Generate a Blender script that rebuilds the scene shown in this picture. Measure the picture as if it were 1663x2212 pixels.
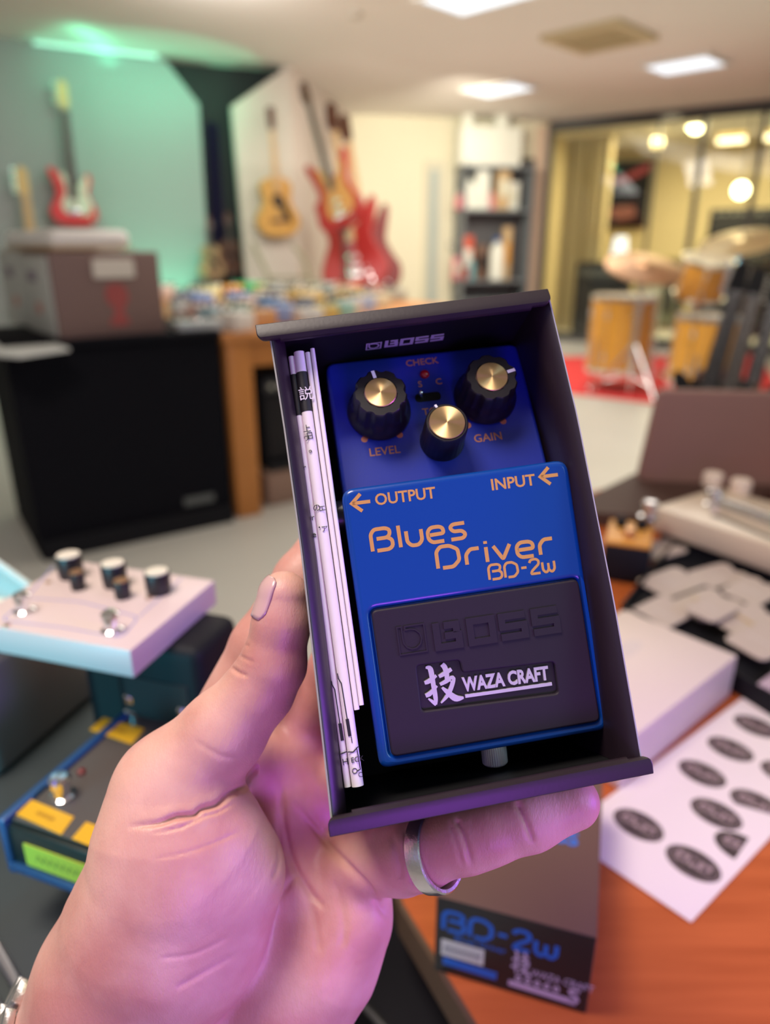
import bpy, bmesh, math, random
import numpy as np
from mathutils import Matrix, Vector

for o in list(bpy.data.objects):
    bpy.data.objects.remove(o)
SC = bpy.context.scene
COL = SC.collection
PI = math.pi

# ------------------------------------------------------------------ camera
F, CX, CY = 1535.0, 831.5, 1106.0          # focal length and principal point for a 1663 x 2212 frame
PITCH = math.radians(20.5)
CAMZ = 1.12
cam = bpy.data.cameras.new('camera')
camo = bpy.data.objects.new('camera', cam)
COL.objects.link(camo)
camo.location = (0, 0, CAMZ)
camo.rotation_euler = (math.pi / 2 - PITCH, 0, 0)
cam.sensor_fit = 'VERTICAL'
cam.sensor_width = 27.0
cam.sensor_height = 36.0
cam.lens = 36.0 * F / 2212.0
cam.clip_start = 0.02
cam.clip_end = 100
cam.dof.use_dof = True
cam.dof.focus_distance = 0.217
cam.dof.aperture_fstop = cam.lens / 4.0
SC.camera = camo
CAM = Matrix.Translation((0, 0, CAMZ)) @ Matrix.Rotation(math.pi / 2 - PITCH, 4, 'X')

# ------------------------------------------------------------------ view, world, lights
SC.view_settings.view_transform = 'Standard'
SC.view_settings.look = 'None'
SC.view_settings.gamma = 1.0
SC.view_settings.use_curve_mapping = False
SC.view_settings.exposure = 0.0
W = bpy.data.worlds.new('shop_air')
SC.world = W
W.use_nodes = True
W.node_tree.nodes['Background'].inputs[0].default_value = (1.0, 0.95, 0.88, 1)
W.node_tree.nodes['Background'].inputs[1].default_value = 0.27


def lamp(name, kind, loc, power, color, size=0.3, aim=None, size_y=None, spread=None):
    l = bpy.data.lights.new(name, kind)
    l.energy = power
    l.color = color
    if kind == 'AREA':
        l.size = size
        if size_y:
            l.shape = 'RECTANGLE'
            l.size_y = size_y
        if spread:
            l.spread = spread
    else:
        l.shadow_soft_size = size
    o = bpy.data.objects.new(name, l)
    COL.objects.link(o)
    o.location = loc
    if aim is not None:
        o.rotation_euler = (Vector(aim) - Vector(loc)).to_track_quat('-Z', 'Y').to_euler()
    return o


HELD = (0.02, 0.21, 1.03)                  # where the held box is
lamp('warm_ceiling_lamp', 'AREA', (-0.45, 0.14, 2.45), 42, (1.0, 0.88, 0.76), 0.7, (-0.10, 0.25, 0.9))
lamp('violet_led_lamp', 'AREA', (0.10, -0.17, 0.92), 0.8, (0.45, 0.08, 1.0), 0.12, HELD)
lamp('magenta_led_lamp', 'AREA', (0.50, 0.12, 1.00), 2.3, (0.38, 0.08, 1.0), 0.16, (0.04, 0.21, 1.0))
lamp('cool_edge_lamp', 'AREA', (1.10, -0.40, 1.50), 6.0, (0.50, 0.82, 1.0), 0.4, (0.05, 0.22, 1.05), 0.9)  # hangs well below the ceiling, placed for the cyan glint on the pedal edge
lamp('blue_led_lamp', 'AREA', (-0.72, -0.36, 1.38), 0.9, (0.22, 0.16, 1.0), 0.4, HELD, 0.7)
_t = lamp('teal_led_lamp', 'SPOT', (-0.50, -0.12, 0.84), 15, (0.06, 0.70, 0.90), 0.08, (-0.26, 0.37, 0.87))
_t.data.spot_size = math.radians(38)
_t.data.spot_blend = 0.6
lamp('room_lamp_front', 'AREA', (0.6, 4.4, 2.44), 95, (1.0, 0.93, 0.84), 3.0, (0.6, 4.6, 0))
lamp('room_lamp_back', 'AREA', (0.8, 7.0, 2.44), 70, (1.0, 0.93, 0.80), 2.5, (0.4, 7.4, 0))
lamp('left_wall_lamp', 'AREA', (-3.5, 4.3, 2.40), 11, (1.0, 0.97, 0.93), 0.8, (-3.6, 5.2, 1.2))
lamp('display_room_lamp', 'AREA', (4.0, 9.6, 2.44), 130, (1.0, 0.84, 0.52), 2.0, (4.0, 9.6, 0))

lamp('ceiling_fill', 'AREA', (0.8, 5.2, 1.75), 12, (1.0, 0.94, 0.84), 4.0, (0.8, 5.2, 2.5))  # unseen up-facing fill, added only to brighten the ceiling
lamp('back_wall_lamp', 'SPOT', (0.7, 7.0, 2.30), 150, (1.0, 0.92, 0.74), 0.3, (0.75, 9.4, 1.2)).data.spot_size = math.radians(95)
lamp('column_fill', 'AREA', (-0.9, 4.6, 2.40), 14, (1.0, 0.95, 0.90), 0.6, (-1.0, 6.6, 1.4))  # unseen fill added to brighten the pale column face


# ------------------------------------------------------------------ pixel helpers
def at(px, py, d):
    """point seen at pixel (px, py) of the 1663 x 2212 frame, d metres deep along the view axis"""
    return CAM @ Vector(((px - CX) / F * d, -(py - CY) / F * d, -d))


def ray(px, py):
    return CAM.to_3x3() @ Vector(((px - CX) / F, -(py - CY) / F, -1))


def on_z(px, py, z):
    r = ray(px, py)
    s = (z - CAMZ) / r.z
    return Vector((0, 0, CAMZ)) + r * s


def on_plane(px, py, p0, nrm):
    r = ray(px, py)
    o = Vector((0, 0, CAMZ))
    s = (Vector(p0) - o).dot(nrm) / r.dot(nrm)
    return o + r * s


# ------------------------------------------------------------------ materials
MATS = {}


def mat(name, col, rough=0.5, metal=0.0, spec=0.5, coat=0.0, noise=0.0, nscale=40.0, bump=0.0, bscale=200.0,
        emit=None, estr=0.0, trans=0.0, alpha=1.0, sss=0.0):
    if name in MATS:
        return MATS[name]
    m = bpy.data.materials.new(name)
    m.use_nodes = True
    nt = m.node_tree
    b = nt.nodes['Principled BSDF']
    b.inputs['Base Color'].default_value = (*col, 1)
    b.inputs['Roughness'].default_value = rough
    b.inputs['Metallic'].default_value = metal
    b.inputs['Specular IOR Level'].default_value = spec
    b.inputs['Coat Weight'].default_value = coat
    b.inputs['Coat Roughness'].default_value = 0.15
    b.inputs['Transmission Weight'].default_value = trans
    b.inputs['Alpha'].default_value = alpha
    if emit:
        b.inputs['Emission Color'].default_value = (*emit, 1)
        b.inputs['Emission Strength'].default_value = estr
    if noise or bump:
        tc = nt.nodes.new('ShaderNodeTexCoord')
    if noise:
        n = nt.nodes.new('ShaderNodeTexNoise')
        n.inputs['Scale'].default_value = nscale
        n.inputs['Detail'].default_value = 4
        nt.links.new(tc.outputs['Object'], n.inputs['Vector'])
        r = nt.nodes.new('ShaderNodeMapRange')
        r.inputs['To Min'].default_value = 1 - noise
        r.inputs['To Max'].default_value = 1 + noise
        nt.links.new(n.outputs['Fac'], r.inputs['Value'])
        mx = nt.nodes.new('ShaderNodeMix')
        mx.data_type = 'RGBA'
        mx.blend_type = 'MULTIPLY'
        mx.inputs[0].default_value = 1
        mx.inputs[6].default_value = (*col, 1)
        nt.links.new(r.outputs[0], mx.inputs[7])
        nt.links.new(mx.outputs[2], b.inputs['Base Color'])
    if bump:
        n2 = nt.nodes.new('ShaderNodeTexNoise')
        n2.inputs['Scale'].default_value = bscale
        n2.inputs['Detail'].default_value = 3
        nt.links.new(tc.outputs['Object'], n2.inputs['Vector'])
        bp = nt.nodes.new('ShaderNodeBump')
        bp.inputs['Strength'].default_value = bump
        bp.inputs['Distance'].default_value = 0.001
        nt.links.new(n2.outputs['Fac'], bp.inputs['Height'])
        nt.links.new(bp.outputs[0], b.inputs['Normal'])
    MATS[name] = m
    return m


def glow(name, col, strength):
    return mat(name, (0.8, 0.8, 0.8), emit=col, estr=strength)


# ------------------------------------------------------------------ mesh helpers
def box(bm, c, s, R=None):
    M = Matrix.Translation(c)
    if R is not None:
        M = M @ (R.to_4x4() if hasattr(R, 'to_4x4') else R)
    return bmesh.ops.create_cube(bm, size=1, matrix=M @ Matrix.Diagonal((s[0], s[1], s[2], 1)))


def rbox(bm, c, s, r=0.002, seg=2, R=None):
    t = bmesh.new()
    bmesh.ops.create_cube(t, size=1, matrix=Matrix.Diagonal((s[0], s[1], s[2], 1)))
    bmesh.ops.bevel(t, geom=t.edges[:] + t.verts[:], offset=min(r, min(s) * .49), segments=seg, profile=0.5, affect='EDGES')
    M = Matrix.Translation(c)
    if R is not None:
        M = M @ R.to_4x4()
    t.transform(M)
    merge(bm, t)


def merge(bm, t):
    me = bpy.data.meshes.new('tmp')
    t.to_mesh(me)
    t.free()
    bm.from_mesh(me)
    bpy.data.meshes.remove(me)


def zrot(v):
    return Vector(v).normalized().to_track_quat('Z', 'Y').to_matrix()


def cone(bm, p0, p1, r0, r1, n=24, caps=True):
    p0, p1 = Vector(p0), Vector(p1)
    d = p1 - p0
    M = Matrix.Translation((p0 + p1) / 2) @ zrot(d).to_4x4()
    bmesh.ops.create_cone(bm, cap_ends=caps, segments=n, radius1=max(r0, 1e-6), radius2=max(r1, 1e-6), depth=d.length, matrix=M)


def ball(bm, c, r, s=(1, 1, 1), R=None, u=20, v=12):
    M = Matrix.Translation(c)
    if R is not None:
        M = M @ R.to_4x4()
    bmesh.ops.create_uvsphere(bm, u_segments=u, v_segments=v, radius=r, matrix=M @ Matrix.Diagonal((*s, 1)))


def lathe(bm, prof, M=None, n=32, fn=None):
    """prof: (r, z) pairs round the local z axis; fn(angle, r, z) may change the radius"""
    M = M or Matrix.Identity(4)
    rings = []
    for r, z in prof:
        ring = []
        for k in range(n):
            a = 2 * PI * k / n
            rr = fn(a, r, z) if fn else r
            ring.append(bm.verts.new(M @ Vector((rr * math.cos(a), rr * math.sin(a), z))))
        rings.append(ring)
    for i in range(len(rings) - 1):
        for k in range(n):
            bm.faces.new((rings[i][k], rings[i][(k + 1) % n], rings[i + 1][(k + 1) % n], rings[i + 1][k]))
    if prof[0][0] > 1e-5:
        bm.faces.new(rings[0][::-1])
    if prof[-1][0] > 1e-5:
        bm.faces.new(rings[-1])
    return rings


def tube(bm, pts, r, n=10, closed=False):
    pts = [Vector(p) for p in pts]
    N = len(pts)
    rings = []
    up = None
    for i, p in enumerate(pts):
        if closed:
            d = pts[(i + 1) % N] - pts[i - 1]
        else:
            d = pts[min(i + 1, N - 1)] - pts[max(i - 1, 0)]
        d.normalize()
        if up is None:
            up = d.orthogonal().normalized()
        up = (up - d * up.dot(d)).normalized()
        v = d.cross(up)
        rr = r[i] if isinstance(r, (list, tuple)) else r
        rings.append([bm.verts.new(p + (up * math.cos(2 * PI * k / n) + v * math.sin(2 * PI * k / n)) * rr) for k in range(n)])
    rng = range(N if closed else N - 1)
    for i in rng:
        a, b = rings[i], rings[(i + 1) % N]
        for k in range(n):
            bm.faces.new((a[k], a[(k + 1) % n], b[(k + 1) % n], b[k]))
    if not closed:
        bm.faces.new(rings[0][::-1])
        bm.faces.new(rings[-1])


def hexa(bm, q0, q1):
    """solid between two quads with matching corners"""
    a = [bm.verts.new(p) for p in q0]
    b = [bm.verts.new(p) for p in q1]
    bm.faces.new(a[::-1])
    bm.faces.new(b)
    for i in range(4):
        j = (i + 1) % 4
        bm.faces.new((a[i], a[j], b[j], b[i]))
    bmesh.ops.recalc_face_normals(bm, faces=bm.faces[:])


def slab(bm, poly, vec):
    """polygon in space given the thickness vector vec"""
    v = Vector(vec)
    a = [bm.verts.new(Vector(p)) for p in poly]
    b = [bm.verts.new(Vector(p) + v) for p in poly]
    bm.faces.new(a[::-1])
    bm.faces.new(b)
    n = len(poly)
    for i in range(n):
        j = (i + 1) % n
        bm.faces.new((a[i], a[j], b[j], b[i]))
    bmesh.ops.recalc_face_normals(bm, faces=bm.faces[:])


def spline_pts(pts, n=6, closed=True):
    """Catmull-Rom through 2D or 3D points"""
    P = [Vector((*p, 0)) if len(p) == 2 else Vector(p) for p in pts]
    N = len(P)
    out = []
    for i in range(N if closed else N - 1):
        if closed:
            p0, p1, p2, p3 = P[i - 1], P[i], P[(i + 1) % N], P[(i + 2) % N]
        else:
            p0, p1, p2, p3 = P[max(i - 1, 0)], P[i], P[i + 1], P[min(i + 2, N - 1)]
        for k in range(n):
            t = k / n
            out.append(0.5 * ((2 * p1) + (p2 - p0) * t + (2 * p0 - 5 * p1 + 4 * p2 - p3) * t * t + (3 * p1 - p0 - 3 * p2 + p3) * t ** 3))
    if not closed:
        out.append(P[-1])
    return [tuple(p[:len(pts[0])]) for p in out]


def rnd(pts, r, closed=True, n=5):
    """round the corners of a 2D outline"""
    P = [Vector(p[:2]) for p in pts]
    N = len(P)
    out = []
    for i, p in enumerate(P):
        if not closed and i in (0, N - 1):
            out.append(tuple(p))
            continue
        a, c = P[i - 1] - p, P[(i + 1) % N] - p
        rr = pts[i][2] if len(pts[i]) > 2 else r
        la = min(rr, a.length * .49)
        lc = min(rr, c.length * .49)
        A, B = p + a.normalized() * la, p + c.normalized() * lc
        for k in range(n + 1):
            t = k / n
            out.append(tuple(A * (1 - t) ** 2 + p * 2 * t * (1 - t) + B * t * t))
    return out


def plate(bm, loops, z0, z1, bev=0.0, M=None, seg=2):
    """flat solid from 2D loops (first the outline, then holes) between z0 and z1, front edges rounded by bev"""
    cu = bpy.data.curves.new('tmp', 'CURVE')
    cu.dimensions = '2D'
    cu.fill_mode = 'BOTH'
    for lp in loops:
        s = cu.splines.new('POLY')
        s.points.add(len(lp) - 1)
        for q, p in zip(s.points, lp):
            q.co = (p[0], p[1], 0, 1)
        s.use_cyclic_u = True
    cu.extrude = max((z1 - z0) / 2 - bev, 1e-7)
    cu.bevel_depth = bev
    cu.bevel_resolution = seg
    cu.offset = -bev
    o = bpy.data.objects.new('tmp', cu)
    me = bpy.data.meshes.new_from_object(o)
    T = Matrix.Translation((0, 0, (z0 + z1) / 2))
    me.transform((M @ T) if M is not None else T)
    bm.from_mesh(me)
    bpy.data.meshes.remove(me)
    bpy.data.objects.remove(o)
    bpy.data.curves.remove(cu)


def rect(x0, y0, x1, y1, r=0.0, n=5):
    p = [(x0, y0), (x1, y0), (x1, y1), (x0, y1)]
    return rnd(p, r, True, n) if r else p


def ribbon(bm, pts, w, z0, z1, M=None, closed=False):
    """flat stroke of width w along a 2D polyline"""
    P = [Vector(p[:2]) for p in pts]
    Q = [P[0]]
    for p in P[1:]:
        if (p - Q[-1]).length > 1e-7:
            Q.append(p)
    P = Q
    N = len(P)
    L, R_ = [], []
    for i in range(N):
        d0 = (P[i] - P[i - 1]) if (i > 0 or closed) else (P[1] - P[0])
        d1 = (P[(i + 1) % N] - P[i]) if (i < N - 1 or closed) else (P[-1] - P[-2])
        d0.normalize()
        d1.normalize()
        n0, n1 = Vector((-d0.y, d0.x)), Vector((-d1.y, d1.x))
        m = n0 + n1
        if m.length < 1e-4:
            m = n0.copy()
        m.normalize()
        k = min(1.0 / max(m.dot(n0), .35), 2.2) * w / 2
        L.append(P[i] + m * k)
        R_.append(P[i] - m * k)
    M = M or Matrix.Identity(4)
    V = [[bm.verts.new(M @ Vector((q.x, q.y, z))) for q in S] for S in (L, R_) for z in (z0, z1)]
    l0, l1, r0, r1 = V
    for i in range(N if closed else N - 1):
        j = (i + 1) % N
        bm.faces.new((l1[i], r1[i], r1[j], l1[j]))
        bm.faces.new((l0[i], l0[j], r0[j], r0[i]))
        bm.faces.new((l0[i], l1[i], l1[j], l0[j]))
        bm.faces.new((r0[i], r0[j], r1[j], r1[i]))
    if not closed:
        bm.faces.new((l0[0], r0[0], r1[0], l1[0]))
        bm.faces.new((l0[-1], l1[-1], r1[-1], r0[-1]))


def text(bm, s, size, M, z0=0.0, z1=0.00004, bold=0.0, align='LEFT', xs=1.0, spacing=1.0):
    cu = bpy.data.curves.new('tmp', 'FONT')
    cu.body = s
    cu.size = size
    cu.align_x = align
    cu.space_character = spacing
    cu.extrude = (z1 - z0) / 2
    cu.offset = bold
    cu.resolution_u = 3
    o = bpy.data.objects.new('tmp', cu)
    COL.objects.link(o)
    bpy.context.view_layer.update()
    me = bpy.data.meshes.new_from_object(o.evaluated_get(bpy.context.evaluated_depsgraph_get()))
    me.transform(M @ Matrix.Translation((0, 0, (z0 + z1) / 2)) @ Matrix.Diagonal((xs, 1, 1, 1)))
    bm.from_mesh(me)
    bpy.data.meshes.remove(me)
    bpy.data.objects.remove(o)
    bpy.data.curves.remove(cu)


# ------------------------------------------------------------------ object helpers
def thing(name, label, cat, M=None, group=None):
    o = bpy.data.objects.new(name, None)
    o.empty_display_size = 0.02
    COL.objects.link(o)
    if M is not None:
        o.matrix_world = M
    o['label'] = label
    o['category'] = cat
    if group:
        o['group'] = group
    return o


def tag(o, label, cat, group=None, kind=None):
    o['label'] = label
    o['category'] = cat
    if group:
        o['group'] = group
    if kind:
        o['kind'] = kind
    return o


def obj(name, bm, m, parent=None, M=None, smooth=35, label=None):
    bmesh.ops.recalc_face_normals(bm, faces=bm.faces[:])
    me = bpy.data.meshes.new(name)
    bm.to_mesh(me)
    bm.free()
    me.materials.append(m)
    if smooth:
        me.polygons.foreach_set('use_smooth', [True] * len(me.polygons))
        me.set_sharp_from_angle(angle=math.radians(smooth))
    o = bpy.data.objects.new(name, me)
    COL.objects.link(o)
    if parent is not None:
        o.parent = parent
    if M is not None:
        o.matrix_basis = M
    if label:
        o['label'] = label
    return o


def struct(name, bm, m, smooth=None):
    o = obj(name, bm, m, smooth=smooth)
    o['kind'] = 'structure'
    return o


def BM():
    return bmesh.new()


def frame_of(o, x, y):
    """matrix with the given origin, x axis and (roughly) y axis"""
    x = Vector(x).normalized()
    z = x.cross(Vector(y)).normalized()
    y = z.cross(x)
    M = Matrix((x, y, z)).transposed().to_4x4()
    M.translation = o
    return M


def dup(root, M, label=None, group=None):
    r = root.copy()
    COL.objects.link(r)
    r.matrix_world = M
    if label:
        r['label'] = label
    if group:
        r['group'] = group
    for ch in list(root.children):
        c = ch.copy()
        COL.objects.link(c)
        c.parent = r
        for g in list(ch.children):
            d = g.copy()
            COL.objects.link(d)
            d.parent = c
    return r
knob_black = mat('knob_plastic', (0.010, 0.007, 0.011), rough=0.32, spec=0.55)
white_mark = mat('white_mark', (0.85, 0.82, 0.88), rough=0.4)
chrome = mat('chrome', (0.85, 0.85, 0.87), rough=0.12, metal=1.0)
steel = mat('brushed_steel', (0.62, 0.60, 0.64), rough=0.32, metal=1.0)

# ------------------------------------------------------------------ the room
CEIL = 2.5
floor_m = mat('pale_floor', (0.56, 0.55, 0.50), rough=0.42, noise=0.10, nscale=1.3)
ceil_m = mat('ceiling_paint', (0.74, 0.71, 0.66), rough=0.9, noise=0.03, nscale=2)
wall_grey = mat('grey_wall_paint', (0.33, 0.34, 0.34), rough=0.85, noise=0.03, nscale=2)
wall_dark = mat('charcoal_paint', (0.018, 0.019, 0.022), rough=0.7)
wall_pink = mat('pale_column_paint', (0.62, 0.55, 0.49), rough=0.85, noise=0.03, nscale=2)
wall_cream = mat('cream_wall_paint', (0.74, 0.70, 0.54), rough=0.85, noise=0.03, nscale=2)
wall_yellow = mat('yellow_wall_paint', (0.64, 0.53, 0.31), rough=0.85, noise=0.05, nscale=1.5)
frame_m = mat('dark_metal_frame', (0.055, 0.055, 0.055), rough=0.45)

bm = BM()
box(bm, (0.5, 6.5, -0.05), (16, 17, 0.1))
struct('floor', bm, floor_m)
bm = BM()
box(bm, (0.5, 6.5, CEIL + 0.05), (16, 17, 0.1))
struct('ceiling', bm, ceil_m)


def C2(px, py):
    p = on_z(px, py, CEIL)
    return Vector((p.x, p.y))


A1 = C2(348, 119)
A0 = A1 + (C2(0, 80) - A1) * 2.6
A2, A3, A4, A5, A6 = C2(430, 225), C2(500, 228), C2(626, 141), C2(757, 246), C2(1178, 263)
A7 = A6 + (C2(1663, 215) - A6) * 1.75


def wall(name, a, b, m, side=1, th=0.08, z0=0.0, z1=CEIL, st=True):
    """upright slab from a to b; its thickness lies behind the visible face"""
    d = (b - a).normalized()
    n = Vector((-d.y, d.x)) * side * th
    bm = BM()
    hexa(bm, [Vector((*a, z0)), Vector((*b, z0)), Vector((*(b + n), z0)), Vector((*(a + n), z0))],
         [Vector((*a, z1)), Vector((*b, z1)), Vector((*(b + n), z1)), Vector((*(a + n), z1))])
    if st:
        return struct(name, bm, m)
    return bm


wd = (A1 - A0).normalized()
wn_ = Vector((wd.y, -wd.x))


def wp(px, py, a=A1, off=0.0):
    """point of the plane parallel to the left wall through a"""
    n = Vector((*wn_, 0))
    return on_plane(px, py, Vector((*a, 0)) + n * off, n)


def flat_wall(name, pts, m):
    bm = BM()
    slab(bm, pts, Vector((*wn_, 0)) * -0.07)
    return struct(name, bm, m)


g3 = lambda v, z: Vector((v.x, v.y, z))
b1 = wp(455, 610)
flat_wall('wall_left', [Vector((*A0, 0)), g3(b1, 0), wp(452, 600), wp(430, 226), Vector((*A1, CEIL)), Vector((*A0, CEIL))], wall_grey)
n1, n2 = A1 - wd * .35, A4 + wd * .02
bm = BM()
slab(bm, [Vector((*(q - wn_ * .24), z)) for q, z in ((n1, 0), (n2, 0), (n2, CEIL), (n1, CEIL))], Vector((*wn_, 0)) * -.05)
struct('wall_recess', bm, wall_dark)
b3 = wp(535, 620, A4)
flat_wall('wall_column_left', [g3(b3, 0), Vector((*A4, 0)), Vector((*A4, CEIL)), wp(502, 228, A4), wp(534, 612, A4)], wall_pink)
wall('wall_column_right', A4, A5, wall_pink)
wall('wall_back', A5, A6, wall_cream)

# glazed partition on the right
gd = (A7 - A6).normalized()
gn_ = Vector((-gd.y, gd.x))
glass = bpy.data.materials.new('window_glass')
glass.use_nodes = True
_n = glass.node_tree
_n.nodes.remove(_n.nodes['Principled BSDF'])
_mx = _n.nodes.new('ShaderNodeMixShader')
_tr = _n.nodes.new('ShaderNodeBsdfTransparent')
_gl = _n.nodes.new('ShaderNodeBsdfGlossy')
_fr = _n.nodes.new('ShaderNodeFresnel')
_fr.inputs[0].default_value = 1.45
_gl.inputs['Roughness'].default_value = 0.02
_tr.inputs[0].default_value = (0.93, 0.95, 0.92, 1)
_n.links.new(_fr.outputs[0], _mx.inputs[0])
_n.links.new(_tr.outputs[0], _mx.inputs[1])
_n.links.new(_gl.outputs[0], _mx.inputs[2])
_n.links.new(_mx.outputs[0], _n.nodes['Material Output'].inputs[0])


def along(px):
    """distance along the partition at which its top edge meets pixel column px"""
    best = min((abs((lambda q: CX + F * q.x / -q.z)(CAM.inverted() @ Vector((*(A6 + gd * t), 2.4))) - px), t)
               for t in np.arange(0, (A7 - A6).length, .01))
    return best[1]


posts = [0.05, along(1425), along(1525), along(1655), along(1780), (A7 - A6).length - .05]
widths = [0.11, 0.02, 0.05, 0.05, 0.05, 0.06]
for i in range(len(posts) - 1):
    a, b = A6 + gd * posts[i], A6 + gd * posts[i + 1]
    bm = BM()
    for q0, q1, w in ((posts[i], posts[i + 1], None),):
        for z in ((0, .10), (CEIL - .11, CEIL)):
            hexa(bm, [Vector((*(A6 + gd * t + gn_ * o), z[0])) for t, o in ((q0, 0), (q1, 0), (q1, .06), (q0, .06))],
                 [Vector((*(A6 + gd * t + gn_ * o), z[1])) for t, o in ((q0, 0), (q1, 0), (q1, .06), (q0, .06))])
        t0, w0 = posts[i], widths[i]
        hexa(bm, [Vector((*(A6 + gd * t + gn_ * o), .1)) for t, o in ((t0 - w0 / 2, 0), (t0 + w0 / 2, 0), (t0 + w0 / 2, .06), (t0 - w0 / 2, .06))],
             [Vector((*(A6 + gd * t + gn_ * o), CEIL - .1)) for t, o in ((t0 - w0 / 2, 0), (t0 + w0 / 2, 0), (t0 + w0 / 2, .06), (t0 - w0 / 2, .06))])
    wn = struct('window_%d' % (i + 1), bm, frame_m)
    bm = BM()
    hexa(bm, [Vector((*(A6 + gd * t + gn_ * o), .1)) for t, o in ((posts[i], .028), (posts[i + 1], .028), (posts[i + 1], .034), (posts[i], .034))],
         [Vector((*(A6 + gd * t + gn_ * o), CEIL - .1)) for t, o in ((posts[i], .028), (posts[i + 1], .028), (posts[i + 1], .034), (posts[i], .034))])
    obj('pane', bm, glass, wn, smooth=None)

# the lit room behind the glass
Y0, Y1 = A6 + gn_ * 3.2 - gd * .6, A7 + gn_ * 3.2 + gd * 1.5
wall('wall_display_back', Y0, Y1, wall_yellow)
wall('wall_display_side', A6 + gn_ * .08 - gd * .3, Y0, wall_yellow, side=-1)

# brown door and lit reveal on the back wall, pale door left of the shelves
bd = (A6 - A5).normalized()
bn = Vector((bd.y, -bd.x))           # towards the camera
if bn.y > 0:
    bn = -bn


def back_pt(px, py):
    return on_plane(px, py, Vector((*A5, 0)), Vector((*bn, 0)))


def back_slab(px0, px1, ztop, th, z0=0.0):
    a, b = back_pt(px0, 400), back_pt(px1, 400)
    bm = BM()
    n = Vector((*bn, 0)) * th
    slab(bm, [Vector((a.x, a.y, z0)), Vector((b.x, b.y, z0)), Vector((b.x, b.y, ztop)), Vector((a.x, a.y, ztop))], n)
    return bm


d1 = struct('door_1', back_slab(916, 956, 2.05, .04), mat('pale_door_paint', (0.60, 0.58, 0.46), rough=0.6))
obj('glass_strip', back_slab(926, 944, 1.95, .045, .3), mat('frosted_strip', (0.36, 0.42, 0.40), rough=0.35), d1)
d2 = struct('door_2', back_slab(1119, 1148, 2.1, .05), mat('dark_brown_door', (0.045, 0.022, 0.015), rough=0.5))
struct('trim_1', back_slab(1150, 1177, 2.45, .03), mat('peach_reveal', (0.66, 0.50, 0.38), rough=0.8))

# ceiling: light panels and the air outlet
tube_light = glow('cool_tube_light', (0.70, 0.86, 1.0), 1.15)
fit_m = mat('white_fitting', (0.75, 0.75, 0.72), rough=0.5)


def panel_light(c, ang, sx, sy, lab, grp='ceiling light panels'):
    t = thing('ceiling_light', lab, 'ceiling light', Matrix.Translation((*c, CEIL)) @ Matrix.Rotation(ang, 4, 'Z'), grp)
    bm = BM()
    plate(bm, [rect(-sx / 2 - .03, -sy / 2 - .03, sx / 2 + .03, sy / 2 + .03), rect(-sx / 2, -sy / 2, sx / 2, sy / 2)], -.025, 0.0)
    obj('frame', bm, fit_m, t)
    bm = BM()
    box(bm, (0, 0, -.012), (sx, sy, .012))
    obj('diffuser', bm, tube_light, t, label='glowing bluish white diffuser')


ANG = math.atan2((C2(1532, 115) - C2(1397, 139)).y, (C2(1532, 115) - C2(1397, 139)).x)
panel_light(C2(1480, 136), ANG, .50, .40, 'bluish white ceiling light panel nearest the glass partition')
panel_light(C2(1080, 190), ANG, .55, .36, 'bluish white ceiling light panel farthest away, above the shelves')
panel_light(C2(1032, -14), ANG, .55, .40, 'bluish white ceiling light panel cut by the top edge of the photo')
t = thing('air_outlet', 'square yellowish air outlet in the ceiling between the light panels', 'air vent',
          Matrix.Translation((*C2(1295, 77), CEIL)) @ Matrix.Rotation(ANG, 4, 'Z'))
bm = BM()
vent_m = mat('aged_vent_plastic', (0.52, 0.43, 0.26), rough=0.6)
plate(bm, [rect(-.30, -.30, .30, .30, .02), rect(-.22, -.22, .22, .22, .01)], -.03, 0)
obj('frame', bm, vent_m, t)
bm = BM()
box(bm, (0, 0, -.012), (.40, .40, .02))
for k in range(9):
    box(bm, (0, -.16 + k * .04, -.026), (.38, .012, .012))
obj('grille', bm, vent_m, t)
t = thing('smoke_detector', 'small round smoke detector on the ceiling', 'smoke detector', Matrix.Translation((*C2(768, 28), CEIL)))
bm = BM()
lathe(bm, [(0, -.03), (.03, -.03), (.045, -.02), (.05, 0)], None, 24)
obj('cover', bm, mat('detector_plastic', (0.5, 0.45, 0.38), rough=0.5), t)

# green strip lamp along the top of the left wall
t = thing('strip_lamp', 'green glowing strip lamp along the top of the left wall', 'strip lamp')
G0, G1 = C2(75, 60), C2(335, 96)
G0 = A1 + wd * ((C2(70, 88) - A1).dot(wd))
bm = BM()
ga, gb = G0 + wn_ * .07, A1 + wn_ * .07 - wd * .05
hexa(bm, [Vector((*(q + wn_ * o), CEIL - .035)) for q, o in ((ga, -.02), (gb, -.02), (gb, .02), (ga, .02))],
     [Vector((*(q + wn_ * o), CEIL - .02)) for q, o in ((ga, -.02), (gb, -.02), (gb, .02), (ga, .02))])
obj('tube', bm, glow('green_led', (0.25, 0.85, 0.58), .9), t)
gm = (ga + gb) / 2
lamp('green_cove_light', 'AREA', (*(gm + wn_ * .12), CEIL - .10), .9, (0.16, 1.0, 0.55), .10, (*(gm + wn_ * .12), CEIL), (gb - ga).length)
lamp('green_led_wash', 'AREA', (*(gm + wn_ * .45 + wd * .3), CEIL - .05), 8, (0.16, 1.0, 0.55), 1.2, (*(A1 - wd * .3), 1.2), .1)
t = thing('floor_washer_lamp', 'green wash lamp on the floor behind the grey case', 'lamp')
fw = A1 + wn_ * .35 - wd * .15
bm = BM()
lathe(bm, [(0, 0), (.07, 0), (.07, .12), (.05, .13), (0, .13)], Matrix.Translation((*fw, 0)), 20)
obj('housing', bm, frame_m, t)
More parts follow.
